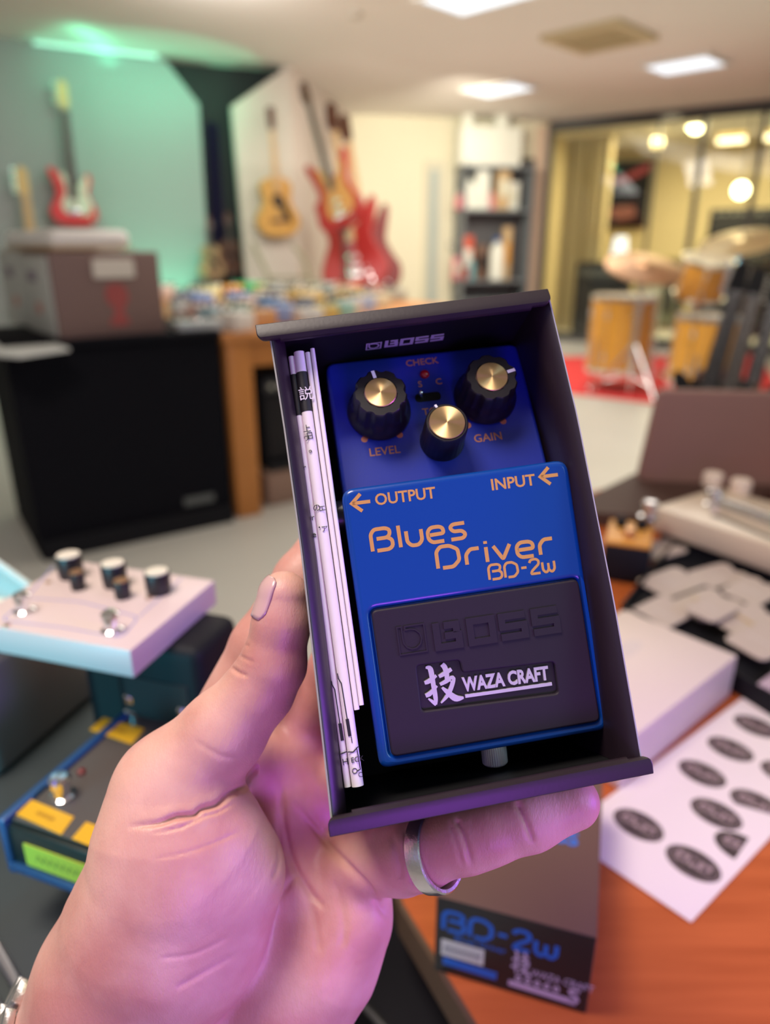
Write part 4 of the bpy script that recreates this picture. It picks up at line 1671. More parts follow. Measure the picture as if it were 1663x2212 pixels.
bm = BM()
KM = TM @ Matrix.Translation((.0163, .0164, 0)) @ Matrix.Diagonal((.0124, .0122, 1, 1))
for st in ([(.08, .60, .08), (.2, .63, .11), (.40, .74, .07)],
           [(.16, .98, .05), (.27, .93, .13), (.29, .6, .12), (.30, .2, .11), (.29, .02, .05)],
           [(.29, .02, .08), (.22, .10, .08), (.12, .20, .04)],
           [(.06, .28, .09), (.18, .32, .11), (.38, .48, .05)],
           [(.46, .70, .08), (.62, .76, .11), (.80, .84, .09)],
           [(.58, 1.0, .12), (.64, .9, .13), (.66, .7, .12), (.63, .55, .08)],
           [(.46, .50, .07), (.60, .55, .10), (.80, .62, .11), (.76, .45, .11), (.62, .22, .10), (.42, .04, .03)],
           [(.50, .42, .06), (.62, .28, .12), (.80, .10, .16), (1.0, .08, .05)]):
    brush(bm, st, KM, -.0006, 0.0002 + .000012 * len(bm.verts) ** .3)
letter_silver = mat('pale_silver_letter', (0.62, 0.58, 0.62), rough=0.4, metal=0.45)
obj('badge_character', bm, letter_silver, pad, label='silver brush written character')
bm = BM()
text(bm, 'WAZA CRAFT', 0.00585, TM @ Matrix.Translation((.0291, .0193, 0)) @ Matrix.Rotation(-.022, 4, 'Z'), -.0006, .0002, bold=0.00022, xs=0.735)
ribbon(bm, [(.0293, .0177), (.0571, .0171)], .0010, -.0006, .0001, TM)
obj('badge_lettering', bm, letter_silver, pad, label='silver raised lettering with underline')


# tread plate lettering in rounded open strokes
def glyph(ch):
    B = [[(0, 0), (0, 1.12), (.26, 1.42), (1.0, 1.42), (1.28, 1.28), (1.26, .96), (1.06, .78), (.36, .78)],
         [(1.06, .78), (1.36, .62), (1.38, .2), (1.12, 0), (.30, 0)]]
    D = [[(0, 0), (0, 1.10), (.28, 1.42), (.86, 1.42), (1.36, 1.12), (1.40, .40), (.98, 0), (.30, 0)]]
    e = [[(.06, .50), (1.06, .52), (1.04, .86), (.80, 1.0), (.24, 1.0), (0, .76), (0, .24), (.24, 0), (1.02, 0)]]
    G = {
        'B': (B, 1.40), 'D': (D, 1.42),
        'l': ([[(.05, 0), (.05, 1.45)]], .10),
        'u': ([[(0, 1.0), (0, .28), (.26, 0), (.74, 0), (1.0, .28), (1.0, 1.0)]], 1.0),
        'e': (e, 1.06),
        's': ([[(1.04, 1.0), (.24, 1.0), (.02, .80), (.22, .52), (.82, .50), (1.04, .24), (.84, 0), (.02, 0)]], 1.04),
        'r': ([[(0, 0), (0, .66), (.30, 1.0), (.86, 1.0)]], .84),
        'i': ([[(.05, 0), (.05, 1.0)], [(.05, 1.22), (.05, 1.40)]], .10),
        'v': ([[(0, 1.0), (.54, .05), (1.06, 1.0)]], 1.06),
        '-': ([[(.05, .72), (.62, .72)]], .66),
        '2': ([[(0, 1.10), (.12, 1.34), (.36, 1.42), (.76, 1.42), (1.02, 1.22), (.98, .88), (.20, .30), (.05, 0), (1.06, 0)]], 1.06),
        'w': ([[(0, 1.0), (0, .26), (.22, 0), (.42, 0), (.64, .24), (.64, .86)], [(.64, .24), (.86, 0), (1.06, 0), (1.28, .26), (1.28, 1.0)]], 1.28),
    }
    return G[ch]


def techno(bm, word, M, xh, wid, lw, gap, z0, z1):
    """word set so that it fills the width wid; xh: height of the small letters"""
    tot = sum(glyph(c)[1] for c in word) + gap * (len(word) - 1)
    sx = wid / tot
    x = 0
    for c in word:
        pls, w = glyph(c)
        for n_, pl in enumerate(pls):
            ribbon(bm, rnd([((x + p[0]) * sx, p[1] * xh) for p in pl], xh * .16, False, 3), lw, z0, z1 + n_ * 4e-6, M)
        x += w + gap


bm = BM()
zz = (0.0, 0.00006)
p0 = tp(25.4, 77.6, 7.3)
p1 = tp(44.8, 69.2, 8.3)
p2 = tp(60.4, 63.2, 9.0)
RZ = Matrix.Rotation(-.012, 4, 'Z')
techno(bm, 'Blues', TM @ Matrix.Translation((p0[0], p0[1], 0)) @ Matrix.Rotation(.006, 4, 'Z'), .0047, .0298, .00118, .42, *zz)
techno(bm, 'Driver', TM @ Matrix.Translation((p1[0], p1[1], 0)) @ RZ, .0047, .0374, .00118, .42, *zz)
techno(bm, 'BD-2w', TM @ Matrix.Translation((p2[0], p2[1], 0)) @ RZ, .0032, .0213, .00080, .32, *zz)
for s, q, wid in (('OUTPUT', (28.4, 91.6, 5.8), .0193), ('INPUT', (65.5, 90.8, 5.8), .0146)):
    o = tp(*q)
    t = BM()
    text(t, s, .0050, Matrix.Identity(4), *zz, bold=.00010)
    w = max(v.co.x for v in t.verts)
    t.transform(TM @ Matrix.Translation((o[0], o[1], 0)) @ RZ @ Matrix.Diagonal((wid / w, 1, 1, 1)))
    merge(bm, t)
for q in ((20.6, 93.2, 5.5), (81.4, 92.7, 5.6)):
    o = tp(*q)
    A = TM @ Matrix.Translation((o[0], o[1], 0)) @ RZ
    ribbon(bm, [(.0008, 0), (.0064, 0)], .0011, *zz, A)
    ribbon(bm, [(.0036, .0027), (.0006, 0), (.0036, -.0027)], .0011, *zz, A)
obj('tread_lettering', bm, gold_print, pedal, label='gold lettering and arrows')

# control panel lettering
bm = BM()
for s, q, sz, al in (('CHECK', (55.6, 143.9, 28.9), .0036, 'CENTER'), ('S', (53.2, 135.2, 27.3), .0034, 'CENTER'), ('C', (60.0, 135.3, 27.3), .0034, 'CENTER'),
                     ('LEVEL', (36.1, 111.6, 23.1), .0042, 'CENTER'), ('GAIN', (72.6, 111.2, 23.0), .0042, 'CENTER'), ('TONE', (57.0, 124.0, 25.5), .0038, 'CENTER')):
    o = pp(*q)
    text(bm, s, sz, PMX @ Matrix.Translation((o[0], o[1], 0)), *zz, bold=.00004, align=al)
for q in ((30.1, 118.2, 24.3), (42.4, 118.0, 24.3), (66.7, 118.0, 24.3), (79.3, 117.7, 24.3)):
    o = pp(*q)
    cone(bm, PMX @ Vector((*o, 0)), PMX @ Vector((*o, .00006)), .00115, .00115, 20)
obj('panel_lettering', bm, copper_print, pedal, label='copper coloured lettering and dots')

# indicator light
o = pp(55.6, 139.9, 28.2)
bm = BM()
lathe(bm, [(.0017, 0), (.0017, .0004), (.0014, .0009), (.0008, .0013), (0, .0015)], PMX @ Matrix.Translation((*o, 0)), 20)
obj('indicator_light', bm, mat('red_lens', (0.45, 0.004, 0.01), rough=0.12, coat=0.5), pedal, label='small unlit red lens')

# two way switch: slot and lever
o = pp(55.0, 130.9, 26.6)
bm = BM()
plate(bm, [rect(o[0] - .0046, o[1] - .0017, o[0] + .0046, o[1] + .0017, .0016, 6)], -.0001, .00012, 0, PMX)
sw = obj('toggle_switch', bm, black_card_in, pedal, label='black switch slot')
bm = BM()
cone(bm, PMX @ Vector((o[0] - .0022, o[1], 0)), PMX @ Vector((o[0] - .0028, o[1] + .0004, .003)), .0007, .0009, 14)
ball(bm, PMX @ Vector((o[0] - .0028, o[1] + .0004, .0031)), .00095)
obj('lever', bm, chrome, sw, label='tiny chrome lever')


# knobs
def knob(q, h, big, ptr):
    o = pp(*q)
    M = PMX @ Matrix.Translation((*o, 0))
    bm = BM()
    if big:
        def fn(a, r, z):
            if z < .0032:
                return r
            k = min(1, (z - .0032) / .002)
            return r * (1 - .085 * k * max(0, math.cos(9 * (a - ptr)) * -1) ** .8)
        prof = [(.0108, 0), (.0111, .0008), (.0109, .0022), (.0100, .0034), (.0094, .006), (.0089, h - .0006), (.0084, h), (.0057, h), (.0056, h - .0004), (0, h - .0004)]
        rc = .0054
    else:
        def fn(a, r, z):
            return r * (1 - .02 * (1 if math.cos(26 * a) > .2 else 0)) if (.001 < z < h - .0008) else r
        prof = [(.0077, 0), (.0077, .001), (.0075, .002), (.0071, h - .0006), (.0067, h), (.0062, h), (.0061, h - .0003), (0, h - .0003)]
        rc = .0060
    lathe(bm, prof, M, 108, fn)
    k = obj('knob', bm, knob_black, pedal, smooth=40)
    c = BM()
    lathe(c, [(rc, -.0006), (rc, .0002), (rc - .0002, .00045), (0, .0005)], None, 64)
    obj('cap', c, spun, k, M @ Matrix.Translation((0, 0, h)), label='spun gold coloured cap')
    c = BM()
    R = M @ Matrix.Rotation(ptr, 4, 'Z')
    r1 = .0081 if big else .0070
    ribbon(c, [(rc + .0003, 0), (r1, 0)], .0011 if big else .0008, h - .0002, h + .0002, R)
    ribbon(c, [(r1, 0), (r1 + .0004, 0)], .0011 if big else .0008, h - .0022, h + .0002, R)
    obj('pointer', c, white_mark, k, label='white pointer line')


knob((36.8, 127.5, 26.0), .0140, True, math.radians(100))
knob((74.9, 127.8, 26.1), .0140, True, math.radians(12))
knob((56.4, 113.5, 23.6), .0140, False, math.radians(112))

# thumb screw under the front edge, jack bushes at the sides
bm = BM()
A, Bq = mm(55.8, 10.5, 29), mm(55.6, 3.6, 30.5)
lathe(bm, [(.0040, -.0005), (.0042, 0), (.0042, .0056), (.0038, .0060), (0, .0060)], Matrix.Translation(A) @ zrot(Bq - A).to_4x4(), 72,
      lambda a, r, z: r * (1.0 if math.cos(36 * a) > 0 else .94) if r > .004 else r)
obj('thumb_screw', bm, mat('bright_knurled_steel', (0.80, 0.74, 0.78), rough=0.42, metal=0.7), pedal, label='ribbed silver thumb screw')
for u, s in ((17.4, -1), (91.4, 1)):
    bm = BM()
    cone(bm, mm(u + s * -1.5, 92.5, 21), mm(u + s * 1.6, 92.5, 21), .0052, .0050, 28)
    cone(bm, mm(u + s * 1.6, 92.5, 21), mm(u + s * 2.2, 92.5, 21), .0036, .0034, 28)
    obj('jack_socket', bm, knob_black, pedal, label='black side jack bush')

# ------------------------------------------------------------------ the wooden desk at the right and what lies on it
DZ = 0.68
desk_w = bpy.data.materials.new('reddish_desk_wood')
desk_w.use_nodes = True
nt = desk_w.node_tree
pb = nt.nodes['Principled BSDF']
pb.inputs['Roughness'].default_value = .45
pb.inputs['Specular IOR Level'].default_value = .2
tc = nt.nodes.new('ShaderNodeTexCoord')
mp = nt.nodes.new('ShaderNodeMapping')
mp.inputs['Rotation'].default_value = (0, 0, .5)
mp.inputs['Scale'].default_value = (3, 40, 3)
ns = nt.nodes.new('ShaderNodeTexNoise')
ns.inputs['Scale'].default_value = 2.5
ns.inputs['Detail'].default_value = 5
cr = nt.nodes.new('ShaderNodeValToRGB')
cr.color_ramp.elements[0].position = .3
cr.color_ramp.elements[0].color = (.38, .085, .020, 1)
cr.color_ramp.elements[1].position = .7
cr.color_ramp.elements[1].color = (.50, .125, .032, 1)
for a_, b_ in ((tc.outputs['Object'], mp.inputs['Vector']), (mp.outputs[0], ns.inputs['Vector']), (ns.outputs['Fac'], cr.inputs[0]), (cr.outputs[0], pb.inputs['Base Color'])):
    nt.links.new(a_, b_)


def dk(px, py, z=DZ):
    return on_z(px, py, z)


c0, c1 = dk(1030, 2212), dk(870, 1950)
e0 = c0 + (c0 - c1) * 1.2
poly = [e0, c1, dk(800, 1620), dk(930, 1250), dk(1215, 1092), dk(1290, 1058), Vector((1.35, 1.62, DZ)), Vector((1.5, e0.y, DZ))]
t = thing('desk', 'reddish wooden desk under the sticker sheet and the black carton', 'desk')
bm = BM()
slab(bm, poly, (0, 0, -.026))
obj('desktop', bm, desk_w, t)
bm = BM()
ed = [e0, c1, dk(800, 1620)]
for a, b in zip(ed[:-1], ed[1:]):
    d = (b - a).normalized()
    n = Vector((-d.y, d.x, 0))
    hexa(bm, [a + Vector((0, 0, -.027)), b + Vector((0, 0, -.027)), b + n * .004 + Vector((0, 0, -.027)), a + n * .004 + Vector((0, 0, -.027))],
         [a, b, b + n * .004, a + n * .004])
obj('edge_band', bm, mat('brown_edge_band', (0.085, 0.045, 0.022), rough=.5), t)
for p in (Vector((e0.x + .12, e0.y + .05, 0)), Vector((.12, .66, 0)), Vector((1.2, 1.35, 0)), Vector((1.35, .2, 0))):
    bm = BM()
    box(bm, (p.x, p.y, (DZ - .026) / 2), (.05, .05, DZ - .026))
    obj('leg', bm, frame_m, t)
# black drawer case under and left of the desk edge
a, b = dk(720, 1950, .60), dk(960, 2212, .60)
t = thing('drawer_case', 'black drawer case standing below the left edge of the desk', 'cabinet')
d = (b - a).normalized()
n = Vector((-d.y, d.x, 0))
q = [a - d * .05 - n * .03, a + d * .35 - n * .03, a + d * .35 + n * .10, a - d * .05 + n * .10]
bm = BM()
hexa(bm, [Vector((v.x, v.y, 0)) for v in q], [Vector((v.x, v.y, .58)) for v in q])
obj('carcass', bm, blk_satin, t)
bm = BM()
hexa(bm, [Vector((v.x, v.y, .5805)) for v in q], [Vector((v.x, v.y, .598)) for v in q])
obj('top_board', bm, blk, t)
bm = BM()
tube(bm, [dk(735, 2120, .604), dk(835, 2225, .604)], .0022, 8)
obj('metal_rail', bm, frame_m, t)

# the product carton
dk_green = mat('dark_green_black_card', (0.010, 0.016, 0.014), rough=.4, spec=.5)
brown_card = mat('warm_lit_card', (0.125, 0.068, 0.046), rough=.45, spec=.3)  # warm light reflected on the black carton, put into a brown colour
blue_print = mat('blue_print', (0.006, 0.15, 0.55), rough=.5)
pale_print = mat('pale_print', (0.55, 0.52, 0.62), rough=.5)
fl_, fr_ = dk(937, 2094), dk(1266, 2190)
fx = (fr_ - fl_)
cwid = fx.length
fx.normalize()
fy = Vector((-fx.y, fx.x, 0))
CT = Matrix((fx, fy, UP)).transposed().to_4x4()
CT.translation = Vector((fl_.x, fl_.y, DZ + .0006))
chh = on_plane(942, 1936, fl_, fy).z - DZ
t = thing('product_carton', 'black carton with blue print and warm lit brown top standing on the wooden desk', 'box', CT)
cdep = .148
bm = BM()
rbox(bm, (cwid / 2, cdep / 2, chh / 2), (cwid, cdep, chh), .0008)
obj('carton_body', bm, brown_card, t)
bm = BM()
box(bm, (cwid / 2, -.0002, chh / 2), (cwid - .0012, .0006, chh - .0012))
fr = obj('end_face', bm, dk_green, t)
FM = Matrix(((1, 0, 0, 0), (0, 0, -1, -.0005), (0, 1, 0, 0), (0, 0, 0, 1)))
k = cwid / 350.0
bm = BM()
techno(bm, 'BD-2w', FM @ Matrix.Translation((.055 * cwid, chh * .60, 0)), chh * .17, cwid * .72, cwid * .030, .35, 0, .0001)
text(bm, 'Blues Driver', chh * .10, FM @ Matrix.Translation((.13 * cwid, chh * .49, 0)), 0, .0001)
ribbon(bm, [(.06 * cwid, chh * .17), (.42 * cwid, chh * .155)], chh * .10, 0, .0001, FM)
obj('blue_lettering', bm, blue_print, fr)
bm = BM()
plate(bm, [rect(.045 * cwid, chh * .245, .33 * cwid, chh * .46)], 0, .0001, 0, FM)
lb_ = obj('pale_sticker', bm, mat('pale_green_label', (0.66, 0.80, 0.62), rough=.6), fr)
bm = BM()
ribbon(bm, [((.07 + .235 * k_ / 23) * cwid, chh * (.35 + (.045 if k_ % 2 else -.045))) for k_ in range(24)], chh * .022, 0, .0001, FM @ Matrix.Translation((0, 0, .0001)))
obj('sticker_print', bm, mat('grey_print', (0.25, 0.33, 0.28), rough=.6), lb_)
bm = BM()
for st in ([(.08, .60, .08), (.2, .63, .11), (.40, .74, .07)], [(.16, .98, .05), (.27, .93, .13), (.29, .6, .12), (.30, .2, .11), (.29, .02, .05)],
           [(.06, .28, .09), (.18, .32, .11), (.38, .48, .05)], [(.46, .70, .08), (.62, .76, .11), (.80, .84, .09)], [(.58, 1.0, .12), (.64, .9, .13), (.66, .7, .12), (.63, .55, .08)],
           [(.46, .50, .07), (.60, .55, .10), (.80, .62, .11), (.76, .45, .11), (.62, .22, .10), (.42, .04, .03)], [(.50, .42, .06), (.62, .28, .12), (.80, .10, .16), (1.0, .08, .05)]):
    brush(bm, st, FM @ Matrix.Translation((.50 * cwid, chh * .27, 0)) @ Matrix.Diagonal((.14 * cwid, chh * .30, 1, 1)), 0, .0001)
text(bm, 'WAZA CRAFT', chh * .125, FM @ Matrix.Translation((.635 * cwid, chh * .30, 0)), 0, .0001, xs=.74)
for j in range(5):
    ribbon(bm, [(cwid * (.56 + .06 * j + .014 * math.cos(a_ * PI / 4)), chh * (.215 + .03 * math.sin(a_ * PI / 4))) for a_ in range(8)], chh * .02, 0, .0001, FM, closed=True)
ribbon(bm, [(.50 * cwid, chh * .125), (.93 * cwid, chh * .105)], chh * .07, 0, .0001, FM)
text(bm, 'S', chh * .26, FM @ Matrix.Translation((.87 * cwid, chh * .10, 0)), 0, .0001, bold=.0003)
obj('white_lettering', bm, pale_print, fr)
bm = BM()
TT = Matrix.Translation((0, 0, chh + .0001))
tl = CT.inverted() @ on_z(1212, 1812, DZ + chh)
text(bm, 'BOSS', .017, TT @ Matrix.Translation((tl.x - .028, tl.y - .004, 0)), 0, .0001, bold=.0004)
obj('top_lettering', bm, blue_print, t)


# sticker sheets
sheet_m = mat('sticker_paper', (0.78, 0.68, 0.64), rough=.45)
oval_m = mat('dark_sticker_ink', (0.050, 0.033, 0.032), rough=.4)
script_m = mat('script_print', (0.36, 0.26, 0.25), rough=.5)
s0, s1, s2 = dk(1492, 1993), dk(1602, 1509), dk(1322, 1873)
sy = (dk(1331, 1712) - s1)
sx_ = (dk(1663, 1818) - s0).normalized()
SHX = sx_
SHY = Vector((-SHX.y, SHX.x, 0))
SHM = Matrix((SHX, SHY, UP)).transposed().to_4x4()
SHM.translation = Vector((s0.x, s0.y, DZ + .0004))
SI = SHM.inverted()
top_c = SI @ s1


def oval(bm_o, bm_s, c, rx, ry, z, clip=0):
    pts = []
    for k in range(40):
        a = 2 * PI * k / 40
        pts.append((c[0] + rx * math.cos(a), c[1] + ry * math.sin(a)))
    if clip:
        pts = [p for p in pts if (p[0] - c[0]) * clip > -.002]
    plate(bm_o, [pts], z, z + .00008)
    if not clip:
        ribbon(bm_s, [(c[0] + rx * .9 * math.cos(2 * PI * k / 40), c[1] + ry * .9 * math.sin(2 * PI * k / 40)) for k in range(40)], rx * .03, z + .00008, z + .00014, None, closed=True)
    q = []
    for k in range(40):
        u = k / 39 * 2 - 1
        q.append((c[0] + rx * .66 * u + rx * .06 * math.sin(k * 1.3), c[1] + ry * (.30 * math.sin(k * 1.05) - .05)))
    if clip:
        q = [p for p in q if (p[0] - c[0]) * clip > 0]
    ribbon(bm_s, q, rx * .11, z + .00008, z + .00014)


def sheet(lab, corners, ovals, z):
    M = SHM @ Matrix.Translation((0, 0, z))
    t = thing('sticker_sheet', lab, 'sticker sheet', M, 'sticker sheets')
    bm = BM()
    plate(bm, [corners], 0, .00025)
    obj('paper', bm, sheet_m, t)
    for (x, y, clip) in ovals:
        c = SI @ dk(x, y)
        bo, bs = BM(), BM()
        oval(bo, bs, (c.x, c.y), .0205, .0148, .00026, clip)
        for b_ in (bo, bs):
            b_.transform(Matrix.Translation((c.x, c.y, 0)) @ Matrix.Rotation(PI / 2 + .12, 4, 'Z') @ Matrix.Translation((-c.x, -c.y, 0)))
        o_ = obj('sticker', bo, oval_m, t)
        obj('script_lettering', bs, script_m, o_)
    return t


w_ = (SI @ dk(1331, 1712))
lft = SI @ dk(1322, 1873)
LN = .115
fold = (SI @ dk(1470, 1800))
# the sheet axes: y runs up the long side, x across
xa, xb = min(lft.x, w_.x) - .03, max((SI @ dk(1663, 1818)).x, .10)
sheet('white sheet of dark oval stickers, far part reaching to the black tray', [(0 + .0, (top_c.y if top_c.y > 0 else .1)), (-.0, fold.y), (.13, fold.y), (.13, top_c.y)][::-1] if False else
      [(SI @ dk(*p)).to_2d()[:] for p in ((1210, 1800), (1490, 1992), (1830, 1600), (1602, 1509))],
      [(1632, 1570, 0), (1577, 1619, 0), (1516, 1672, 0), (1418, 1712, -1), (1696, 1674, 0), (1632, 1738, 0)], 0.0)
sheet('white sheet of dark oval stickers lying on top, corner towards the camera', [(SI @ dk(*p)).to_2d()[:] for p in ((1200, 1795), (1492, 1995), (1700, 1772), (1395, 1655))][:2]
      + [(SI @ dk(*p)).to_2d()[:] for p in ((1700, 1772), (1420, 1690))],
      [(1378, 1784, 0), (1546, 1760, 0), (1496, 1867, 0), (1602, 1836, 1)], .0006)

# low white carton
w0, w1, w2 = dk(1390, 1662), dk(1578, 1502), dk(1310, 1600)
wx = (w1 - w0)
WL = wx.length
wx.normalize()
wy = Vector((-wx.y, wx.x, 0))
WM = Matrix((wx, wy, UP)).transposed().to_4x4()
WM.translation = Vector((w0.x, w0.y, DZ + .0005))
wh = on_plane(1396, 1572, w0, wy).z - DZ
w3 = WM.inverted() @ on_z(1350, 1315, DZ + wh)
w4 = WM.inverted() @ on_z(1632, 1432, DZ + wh)
t = thing('white_carton', 'low white carton with faint grey print before the black tray', 'box', WM)
WD = max(w3.y, .10)
bm = BM()
rbox(bm, (w4.x / 2 - .02, WD / 2, wh / 2), (w4.x + .04, WD, wh), .002)
obj('carton_body', bm, mat('white_coated_card', (0.68, 0.56, 0.50), rough=.45), t)
bm = BM()
plate(bm, [[(w4.x * .55 + .026 * math.cos(a_ * PI / 10), WD * .62 + .010 * math.sin(a_ * PI / 10)) for a_ in range(20)]], wh, wh + .0002)
obj('grey_print', bm, mat('faint_grey_print', (0.62, 0.53, 0.49), rough=.5), t)

# black tray with pale cards
R0 = .70


def quad_on(z, pts):
    return [on_z(x, y, z) for x, y in pts]


t = thing('display_tray', 'black display tray holding pale plectrum cards behind the white carton', 'tray')
bm = BM()
q = quad_on(DZ + .012, ((1340, 1322), (1700, 1545), (1860, 1330), (1480, 1150)))
slab(bm, q, (0, 0, -.0115))
obj('base', bm, blk, t)
bm = BM()
for a, b in ((q[0], q[1]), (q[1], q[2]), (q[2], q[3]), (q[3], q[0])):
    d = (b - a).normalized()
    n = Vector((-d.y, d.x, 0)) * .003
    hexa(bm, [a, b, b + n, a + n], [v + Vector((0, 0, .012)) for v in (a, b, b + n, a + n)])
obj('rim', bm, blk, t)
card_m = mat('pale_plectrum_card', (0.46, 0.37, 0.32), rough=.5)
cardp = mat('card_gold_print', (0.42, 0.27, 0.10), rough=.5)
tx_ = (q[1] - q[0]).normalized()
for k, (x, y, s, lab) in enumerate(((1425, 1190, 1.1, 'pale card at the far left end of the black tray'), (1450, 1265, 1.25, 'pale card in the middle of the left column of the tray'),
                                    (1428, 1335, 1.15, 'pale card at the near left corner of the tray'), (1548, 1258, 1.1, 'pale card with greenish edge in the far row of the tray'),
                                    (1522, 1325, 1.2, 'pale card with gold line in the middle of the tray'), (1620, 1300, 1.1, 'pale rounded card at the far right of the tray'),
                                    (1610, 1370, 1.2, 'pale card with gold line on the right side of the tray'), (1640, 1420, 1.1, 'pale card at the near right corner of the tray'),
                                    (1530, 1352, .9, 'small pale card before the gold lined one in the tray'))):
    p = on_z(x, y, DZ + .016)
    d = tx_
    M = frame_of(p + Vector((0, 0, .0015 + .0026 * k)), Matrix.Rotation(.12 * ((k * 7) % 3 - 1), 3, 'Z') @ d, Matrix.Rotation(.12 * ((k * 7) % 3 - 1), 3, 'Z') @ Vector((-d.y, d.x, .10)))
    g = thing('plectrum_card', lab, 'card', M, 'pale cards in the black tray')
    bm = BM()
    w, h = .0235 * s, .029 * s
    plate(bm, [rnd([(-w, -h, .010), (w, -h, .010), (w, h, .012), (w * .3, h, .006), (w * .25, h * .86, .004), (-w * .25, h * .86, .004), (-w * .3, h, .006), (-w, h, .012)], .008)], 0, .0022, .0004)
    obj('card', bm, card_m, g)
    bm = BM()
    plate(bm, [rect(-w * .6, -h * .16, w * .5, -h * .04)], .0022, .0024)
    obj('printed_line', bm, cardp if k in (4, 6) else mat('card_grey_print', (0.50, 0.42, 0.38), rough=.5), g)
# second low box at the right edge, purple light put into its colour
p = dk(1610, 1500)
t = thing('accessory_box', 'small purple lit box at the right edge behind the sticker sheet', 'box', frame_of(dk(1640, 1535) + Vector((0, 0, .0006)), SHY * -1 if SHY.x < 0 else SHY, SHX))
bm = BM()
rbox(bm, (.04, .03, .012), (.10, .05, .024), .002)
obj('box_body', bm, mat('purple_lit_card', (0.42, 0.30, 0.38), rough=.5), t)
bm = BM()
box(bm, (.04, .03, .0243), (.07, .03, .0004))
obj('label', bm, card_m, t)

# small orange pedal and the large cream pedal behind
p = dk(1345, 1262)
px_ = Vector((.93, -.36, 0)).normalized()
t = thing('mini_pedal', 'small black pedal with orange top beside the black tray', 'guitar pedal', frame_of(Vector((p.x, p.y, DZ + .0006)), px_, Vector((-px_.y, px_.x, 0))))
hz = on_plane(1345, 1178, p, Vector((px_.y, -px_.x, 0))).z - DZ
bm = BM()
rbox(bm, (0, .045, hz / 2), (.062, .09, hz - .006), .003)
obj('housing', bm, blk, t)
bm = BM()
rbox(bm, (0, .045, hz), (.060, .088, .006), .002)
obj('top_plate', bm, mat('orange_enamel', (0.66, 0.30, 0.05), rough=.4), t)
for x, y in ((-.014, .065), (.014, .065), (0, .025)):
    bm = BM()
    lathe(bm, [(.008, hz), (.008, hz + .014), (.006, hz + .016), (0, hz + .016)], Matrix.Translation((x, y, 0)), 14)
    obj('knob', bm, copper if y < .05 else blk, t)

cream_m = mat('cream_enamel', (0.62, 0.50, 0.38), rough=.35, coat=.2)
g0, g1 = dk(1465, 1195), dk(1700, 1262)
gx = (g1 - g0).normalized()
gy = Vector((-gx.y, gx.x, 0))
base_z = DZ + .03
g0 = on_z(1440, 1160, base_z)
g1 = on_z(1680, 1248, base_z)
gx = (g1 - g0).normalized()
gy = Vector((-gx.y, gx.x, 0))
GM = Matrix((gx, gy, UP)).transposed().to_4x4()
GM.translation = Vector((g0.x, g0.y, DZ + .031))
gh = .040
t = thing('large_pedal', 'large cream effects pedal with chrome switches behind the black tray', 'effects pedal', GM)
bm = BM()
rbox(bm, (.17, .085, gh / 2), (.40, .17, gh), .006)
obj('housing', bm, cream_m, t)
GI = GM.inverted()
for k, (x, y) in enumerate(((1402, 1108), (1543, 1082))):
    q = GI @ on_z(x, y, DZ + .031 + gh + .008)
    bm = BM()
    lathe(bm, [(.015, gh), (.015, gh + .004), (.010, gh + .006), (.0095, gh + .012), (.012, gh + .013), (.012, gh + .024), (.009, gh + .027), (0, gh + .0275)],
          Matrix.Translation((max(q.x, .0), q.y, 0)), 24)
    obj('foot_switch', bm, chrome, t)
bm = BM()
q0 = GI @ on_z(1555, 1100, DZ + .031 + gh)
q1 = GI @ on_z(1690, 1150, DZ + .031 + gh)
tube(bm, [(q0.x, q0.y, gh + .010), ((q0.x + q1.x) / 2, (q0.y + q1.y) / 2, gh + .011), (q1.x, q1.y, gh + .010)], .008, 12)
obj('guard_rail', bm, chrome, t, label='chrome guard rail')
bm = BM()
q2 = GI @ on_z(1540, 1112, DZ + .031 + gh)
q3 = GI @ on_z(1690, 1172, DZ + .031 + gh)
ribbon(bm, [(q2.x, q2.y), ((q2.x + q3.x) / 2, (q2.y + q3.y) / 2), (q3.x, q3.y)], .010, gh, gh + .0004)
obj('printed_band', bm, blk, t)
for x, y in ((1540, 1035), (1600, 1050)):
    q = GI @ on_z(x, y, DZ + .031 + gh + .01)
    bm = BM()
    lathe(bm, [(.016, gh), (.016, gh + .018), (.013, gh + .021), (0, gh + .021)], Matrix.Translation((q.x, q.y, 0)), 24)
    obj('control_knob', bm, mat('pale_knob', (0.70, 0.55, 0.45), rough=.4), t)
t = thing('pedal_riser', 'dark riser block under the large cream pedal', 'stand', GM @ Matrix.Translation((0, 0, -.031)))
bm = BM()
rbox(bm, (.17, .085, .0155), (.38, .15, .029), .002)
obj('block', bm, blk, t)
bm = BM()
box(bm, (.17, .085, .0302), (.36, .13, .0005))
obj('felt', bm, cloth_k, t)

# brown open case behind
b0, b1 = at(1376, 1062, 1.30), at(1700, 1045, 1.22)
zb = DZ + .0008
b0 = on_z(1372, 1064, zb)
bx_ = Vector((1, -.12, 0)).normalized()
byv = Vector((-bx_.y, bx_.x, 0))
BMX = Matrix((bx_, byv, UP)).transposed().to_4x4()
BMX.translation = Vector((b0.x, b0.y, zb))
bh = on_plane(1402, 842, b0, byv).z - zb
t = thing('instrument_case', 'open brown case with raised lid at the right behind the cream pedal', 'case', BMX)
taupe = mat('brown_leatherette', (0.24, 0.115, 0.090), rough=.55, noise=.08, nscale=10)
bm = BM()
lid = rnd([(0, .02, .02), (.42, .02, .02), (.44, bh, .03), (.018, bh, .012)], .02)
plate(bm, [lid], 0, .02, .005, Matrix(((1, 0, 0, 0), (0, 0, -1, .02), (0, 1, 0, 0), (0, 0, 0, 1))))
obj('lid', bm, taupe, t)
bm = BM()
